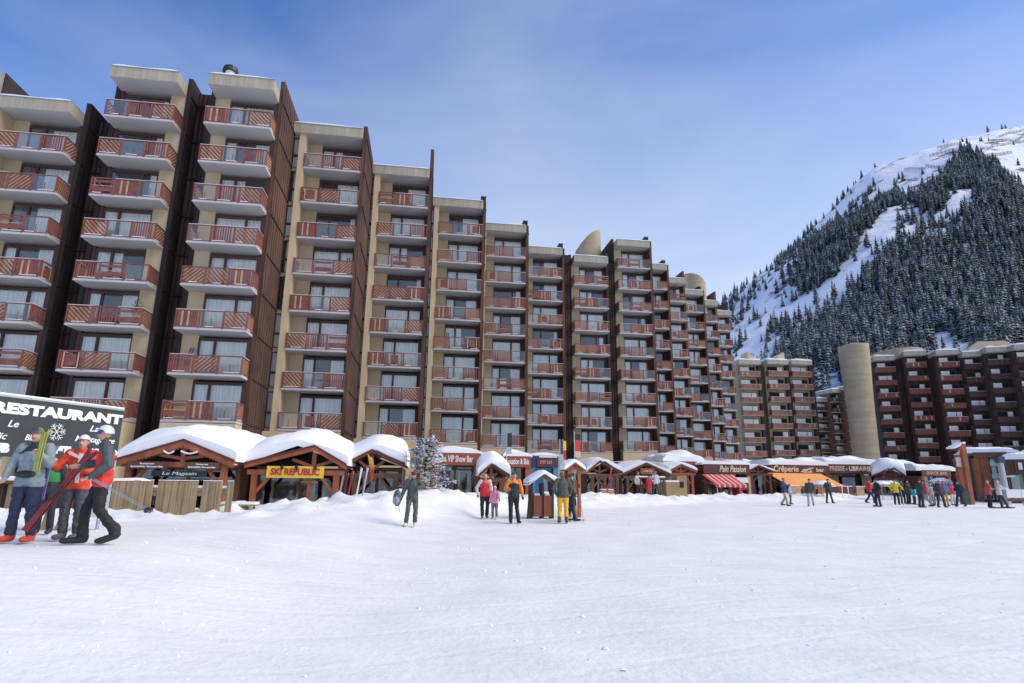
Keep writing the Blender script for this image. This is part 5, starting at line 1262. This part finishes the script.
def hull_ell(c, r, nu=12, nv=7):
    vs = []; fs = []
    for j in range(nv + 1):
        ph = math.pi * j / nv
        for i in range(nu): th = 2 * math.pi * i / nu; vs.append((c[0] + r[0] * math.sin(ph) * math.cos(th), c[1] + r[1] * math.sin(ph) * math.sin(th), c[2] + r[2] * math.cos(ph)))
    for j in range(nv):
        for i in range(nu): fs.append((j * nu + i, (j + 1) * nu + i, (j + 1) * nu + (i + 1) % nu, j * nu + (i + 1) % nu))
    return vs, fs
def wp(t, v): a = t.rotation_euler.z; return Vector((t.location.x + v[0] * math.cos(a) - v[1] * math.sin(a), t.location.y + v[0] * math.sin(a) + v[1] * math.cos(a), t.location.z + v[2]))

RED = (.55, .045, .03); ORG = (.70, .10, .03)
# three skiers at the left
p1 = person('skier in a grey jacket with black bum bag, dark blue trousers and orange boots', 19, 537, 9.9, 1.80, 6, dict(wra=(-.30, -.10, .98), ela=(-.31, .03, 1.18), shb=(.20, 0, 1.43), elb=(.27, -.04, 1.18), wrb=(.22, -.24, 1.32), kna=(-.12, -.02, .49), ana=(-.14, 0, .11), anb=(.15, 0, .11), gup=True),
            jacket=(.24, .29, .31), shoulder=(.03, .03, .04), torso=(.26, .31, .33), sleeve=(.24, .29, .31), pants=(.018, .028, .065), boots=(.55, .07, .03), hat=(.06, .06, .08), glove=(.55, .32, .24), goggles=(.08, .06, .12), voxel=.012, wide=1.14)
q = MB(); q.add(*hull_ell((.0, -.14, 1.05), (.16, .06, .06)), 'black'); q.add(*hull_ell((0, 0, 1.06), (.20, .15, .018)), 'black'); q.build('bum_bag', p1, smooth=True)
hnd = wp(p1, (.27, -.34, 1.38)); pair_of_skis('green and yellow pair of short skis held upright by the grey-jacketed skier', hnd + Vector((0, -.02, -.28)), hnd + Vector((.02, 0, .38)), M['yg'] if 'yg' in M else cmat((.30, .34, .07)), cmat((.36, .36, .10)), w_=.07, bind=False)
p2 = person('skier in an orange-red jacket, white headband and grey trousers, carrying red skis', 68, 537, 10.4, 1.72, 12, dict(elb=(.27, -.05, 1.17), wrb=(.13, -.22, 1.15), ela=(-.32, -.06, 1.2), wra=(-.46, -.20, 1.28), ana=(-.10, 0, .11), anb=(.11, 0, .11), gup=False),
            jacket=(.72, .07, .03), sleeve=(.72, .07, .03), torso=(.72, .09, .035), shoulder=(.70, .08, .03), pants=(.075, .07, .08), boots=(.09, .10, .11), hat=(.62, .62, .72), glove=(.03, .03, .03), voxel=.012, wide=1.08)
q = MB(); k_ = 1.72 / 1.75; q.box(.02, .07, -.15, -.13, .92, 1.40, 'white'); q.beam((-.15, -.135, 1.42), (.02, -.15, 1.34), .02, .04, 'white'); q.build('jacket_stripe', p2)
a_ = wp(p2, (.30, -.34, 1.48)); b_ = at(24, 531, 9.7); b_.z = max(b_.z, gz(b_.x, 9.7) + .03)
pair_of_skis('dark red pair of skis slanting from the orange-jacketed skier down to the snow', b_, a_, cmat((.22, .03, .035), .3), cmat((.12, .02, .03), .3), w_=.10)
s0 = wp(p2, (-.44, -.26, 1.40)); pair_of_skis('blue and purple child skis held low between the two left skiers', s0 + Vector((.05, 0, -.75)), s0 + Vector((.10, 0, .12)), cmat((.04, .08, .45), .3), cmat((.30, .25, .55), .3), w_=.07)
p3 = person('skier in a black and red jacket with a white helmet, black trousers, striding left', 92.5, 540, 9.75, 1.80, -58, dict(kna=(-.10, -.15, .50), ana=(-.10, -.15, .10), toa=(-.10, -.34, .05), knb=(.11, .02, .50), anb=(.12, .25, .16), tob=(.12, .10, .05), elb=(.27, .06, 1.16), wrb=(.22, -.14, 1.0), ela=(-.27, -.08, 1.2), wra=(-.22, -.30, 1.14), nek=(0, -.03, 1.5), hed=(0, -.06, 1.63)),
            jacket=(.60, .04, .03), shoulder=(.06, .07, .075), torso=(.62, .04, .03), sleeve=(.07, .085, .09), pants=(.012, .012, .014), boots=(.02, .02, .022), hat=(.60, .66, .72), glove=(.5, .28, .2), helmet=True, goggles=(.03, .05, .25), voxel=.012, wide=1.08)
a_ = wp(p3, (.22, -.18, 1.0)); b_ = at(150, 512, 9.2); poles('pair of ski poles held out to the right by the striding skier', a_, b_, 'metal')
# child in green partly hidden between the skiers
person('small skier in a green and black jacket half hidden behind the grey and orange skiers', 44, 520, 11.5, 1.45, 20, None, jacket=(.02, .02, .025), torso=(.03, .25, .06), pants=(.015, .015, .02), hat=(.03, .03, .04), voxel=.02)
# skier in olive with her pack
p4 = person('skier in an olive suit, dark red hat and pale ski boots, holding a rucksack', 411, 526.5, 19.8, 1.72, 4, dict(kna=(-.12, -.10, .49), ana=(-.16, -.02, .11), knb=(.12, .02, .49), anb=(.11, .06, .12), elb=(.34, -.02, 1.26), wrb=(.18, -.20, 1.22), ela=(-.28, .02, 1.14), wra=(-.34, -.10, .92)),
            jacket=(.075, .085, .07), pants=(.085, .09, .075), boots=(.62, .60, .42), hat=(.13, .02, .035), glove=(.02, .02, .02), goggles=(.10, .02, .05), voxel=.016)
P = wp(p4, (-.46, -.14, .78)); t = thing('rucksack', 'grey and black rucksack with dangling straps held by the olive-suited skier', 'rucksack', P, 0)
q = MB(); q.add(*hull_ell((0, 0, .1), (.14, .10, .26)), cmat((.10, .11, .13))); q.add(*hull_ell((-.02, -.08, .02), (.11, .06, .14)), cmat((.25, .27, .30))); q.build('bag', t, smooth=True)
q = MB(); q.tube((-.05, 0, -.12), (-.02, -.02, -.34), .008, .008, 'white', 5); q.tube((.05, 0, -.12), (.1, -.02, -.32), .008, .008, 'black', 5); q.tube((0, 0, .34), (.08, 0, .44), .012, .012, 'black', 5); q.build('strap', t)
p5 = person('woman in a red jacket with white sleeves and black trousers beside a child', 484.5, 516, 24.0, 1.70, 8, dict(wra=(-.30, -.02, .92), ana=(-.09, 0, .1), anb=(.09, 0, .1)), jacket=(.55, .03, .04), torso=(.58, .03, .04), sleeve=(.62, .58, .56), shoulder=(.62, .10, .10), pants=(.015, .015, .016), hat=None, hair=(.05, .025, .02), boots=(.12, .13, .12), glove=(.1, .1, .1), voxel=.018, wide=1.15)
person('small child in a pink jacket and hat with patterned trousers', 494.5, 516.5, 23.8, 1.22, -20, dict(elb=(.28, -.10, 1.18), wrb=(.36, -.22, 1.05)), jacket=(.75, .28, .38), pants=(.14, .14, .18), boots=(.55, .33, .14), hat=(.72, .48, .50), glove=(.05, .05, .06), voxel=.02, wide=1.25)
person('man in an orange and black jacket and black trousers standing left of the bin shelter', 513.5, 519.5, 22.3, 1.80, 10, dict(ana=(-.10, 0, .1), anb=(.16, -.06, .1), wrb=(.30, -.08, .92), elb=(.28, .02, 1.15)), jacket=(.025, .025, .03), torso=(.02, .022, .03), sleeve=(.75, .25, .04), shoulder=(.75, .25, .04), pants=(.015, .014, .014), hat=(.06, .06, .06), boots=(.02, .02, .02), voxel=.017, wide=1.1)
person('man seen from behind in an olive jacket and bright yellow trousers', 563, 516.5, 22.4, 1.84, 182, dict(ela=(-.30, -.04, 1.18), wra=(-.28, -.16, 1.0)), jacket=(.075, .08, .055), sleeve=(.09, .09, .06), pants=(.80, .42, .02), boots=(.12, .09, .06), hat=None, hair=(.16, .10, .06), glove=(.5, .3, .2), voxel=.017, wide=1.1)
person('skier in dark navy standing close behind the man in yellow trousers', 571.5, 517, 23.2, 1.72, 100, dict(ana=(-.1, -.1, .1), anb=(.1, .16, .1)), jacket=(.03, .04, .035), pants=(.015, .018, .04), boots=(.02, .02, .03), hat=(.03, .05, .04), voxel=.02)
Pp = at(577, 508, 23.4); pair_of_skis('white and orange skis standing behind the navy-clad skier', (Pp.x, 23.5, gz(Pp.x, 23.5)), (Pp.x - .1, 23.5, gz(Pp.x, 23.5) + 1.5), cmat((.6, .3, .1)), 'white')
Pp = at(583, 512, 23); poles('thin ski poles standing in the snow right of the navy-clad skier', (Pp.x - .12, 23.2, gz(Pp.x, 23) + 1.25), (Pp.x, 23, gz(Pp.x, 23)), 'metal')
WALK = dict(kna=(-.11, -.18, .50), ana=(-.12, -.22, .11), knb=(.11, .02, .49), anb=(.12, .26, .13)); WIDE = dict(ana=(-.22, 0, .1), anb=(.24, -.02, .1), kna=(-.17, -.02, .49), knb=(.17, -.02, .49))
far = [
 ('white-jacketed skier at the left end of the ski rack', 638.5, 497, 43.5, 1.7, 30, None, (.6, .55, .55), (.05, .03, .03), (.3, .2, .1)),
 ('child in a bright red suit in front of the ski rack', 650, 498, 42.5, 1.15, 0, None, (.6, .03, .05), (.6, .03, .08), (.5, .04, .05)),
 ('skier in white top and dark trousers by the ski rack', 656, 497.5, 42.7, 1.65, 10, WIDE, (.45, .47, .5), (.04, .05, .05), (.2, .22, .3)),
 ('man in a navy jacket and beige trousers before the orange awning', 785, 503.5, 39.5, 1.76, 40, WALK, (.02, .03, .09), (.42, .36, .26), (.12, .08, .06)),
 ('child in pale blue and white standing behind the navy-jacketed man', 790.5, 499, 42.5, 1.35, 60, None, (.35, .42, .58), (.08, .09, .12), (.02, .02, .03)),
 ('man in a grey-black jacket and pale trousers before the orange awning', 811, 503.5, 40, 1.74, -30, WALK, (.06, .065, .07), (.46, .42, .36), (.04, .04, .05)),
 ('skier in black with a white bib below the right end of the orange awning', 829.5, 501.5, 44.5, 1.72, 10, WIDE, (.03, .03, .035), (.03, .03, .035), (.03, .03, .04)),
 ('skier in a bright red jacket beside the tall black-clad man', 870.5, 500.5, 45, 1.72, 80, WALK, (.62, .03, .05), (.03, .03, .06), (.25, .03, .05)),
 ('tall man all in black with legs apart, right of the red-jacketed skier', 878.5, 504.5, 40.5, 1.80, -90, WIDE, (.015, .015, .018), (.012, .012, .014), (.02, .02, .02)),
 ('skier in a bright yellow jacket and black trousers', 897, 501.5, 43.5, 1.76, -20, dict(elb=(.36, -.05, 1.2), wrb=(.42, -.15, 1.05)), (.75, .55, .04), (.02, .02, .02), (.1, .05, .04)),
 ('slim skier all in black just right of the yellow-jacketed skier', 903.5, 500.5, 45.5, 1.70, 0, None, (.02, .02, .03), (.02, .02, .03), (.03, .03, .03)),
 ('black-clad skier behind the turquoise child', 909, 501, 44.5, 1.74, 20, None, (.02, .02, .024), (.015, .015, .02), (.03, .02, .02)),
 ('child in a turquoise top bending beside the black-clad skiers', 914.5, 500.5, 44, 1.25, 90, dict(hed=(0, -.25, 1.5), nek=(0, -.18, 1.42), che=(0, -.1, 1.27)), (.10, .42, .55), (.02, .03, .04), (.05, .1, .12)),
 ('tall skier in dark green and navy at the left of the snack hut crowd', 921.5, 505, 39.8, 1.80, 100, None, (.02, .06, .05), (.015, .02, .04), (.02, .02, .03)),
 ('skier in red with pale grey-green trousers', 927.5, 505, 40.8, 1.74, -120, WALK, (.55, .05, .06), (.25, .32, .30), (.1, .03, .03)),
 ('skier in a long beige suit in the middle of the crowd', 932.5, 503, 42.5, 1.5, 180, None, (.40, .34, .28), (.36, .31, .26), (.35, .3, .25)),
 ('skier in navy with a pale hat behind the beige-suited one', 936.5, 502.5, 43.5, 1.65, 160, None, (.05, .05, .09), (.03, .03, .05), (.5, .5, .5)),
 ('skier in black and plum, legs apart, before the white parasol', 941.5, 505, 40.3, 1.72, 0, WIDE, (.05, .03, .045), (.03, .03, .04), (.35, .12, .14)),
 ('skier in bright yellow trousers and a blue top', 946, 502.5, 42.5, 1.70, -20, None, (.15, .20, .35), (.65, .50, .04), (.15, .2, .3)),
 ('skier in a round red jacket and white trousers on the snow mound', 953.5, 501, 44, 1.6, 0, None, (.60, .06, .07), (.62, .62, .62), (.6, .55, .55)),
 ('skier in dark navy leaning as he walks by the leaning posts', 961, 504, 41.5, 1.72, -70, WALK, (.03, .035, .07), (.025, .025, .05), (.04, .04, .06)),
 ('skier in red and white jacket, black trousers, left one of the right-hand pair', 990.5, 505.5, 40.5, 1.75, 80, None, (.50, .09, .07), (.015, .015, .025), (.35, .3, .28)),
 ('skier in a white jacket pushing off, rightmost of the pair', 1001, 505, 40.5, 1.74, 75, dict(kna=(-.11, -.18, .50), ana=(-.12, -.30, .11), anb=(.1, -.10, .10), wra=(-.25, -.45, 1.22), wrb=(.25, -.45, 1.22), ela=(-.26, -.2, 1.25), elb=(.26, -.2, 1.25)), (.66, .66, .60), (.03, .03, .05), (.6, .58, .5)),
]
for lb, px, fy, Yd, H, fc, ps, jk, pt, ht in far:
    person(lb, px, fy, Yd, H, fc, ps, jacket=jk, pants=pt, hat=ht, boots=(.05, .05, .05), voxel=.03, wide=1.12)
for px, lb in ((997, 'pair of skis under the white-jacketed skier pushing off'),):
    Pp = at(px, 505.3, 40.4); zz = gz(Pp.x, 40.4) + .03; pair_of_skis(lb, (Pp.x - .5, 40.4, zz), (Pp.x + 1.1, 40.4, zz + .02), 'black', 'black')
Pp = at(902, 502, 43); poles('long white ski pole pair right of the yellow-jacketed skier', (Pp.x, 43, gz(Pp.x, 43) + 1.2), (Pp.x + .1, 43, gz(Pp.x, 43)), 'white')
for o in bpy.data.objects:
    if '_k' in o: del o['_k']
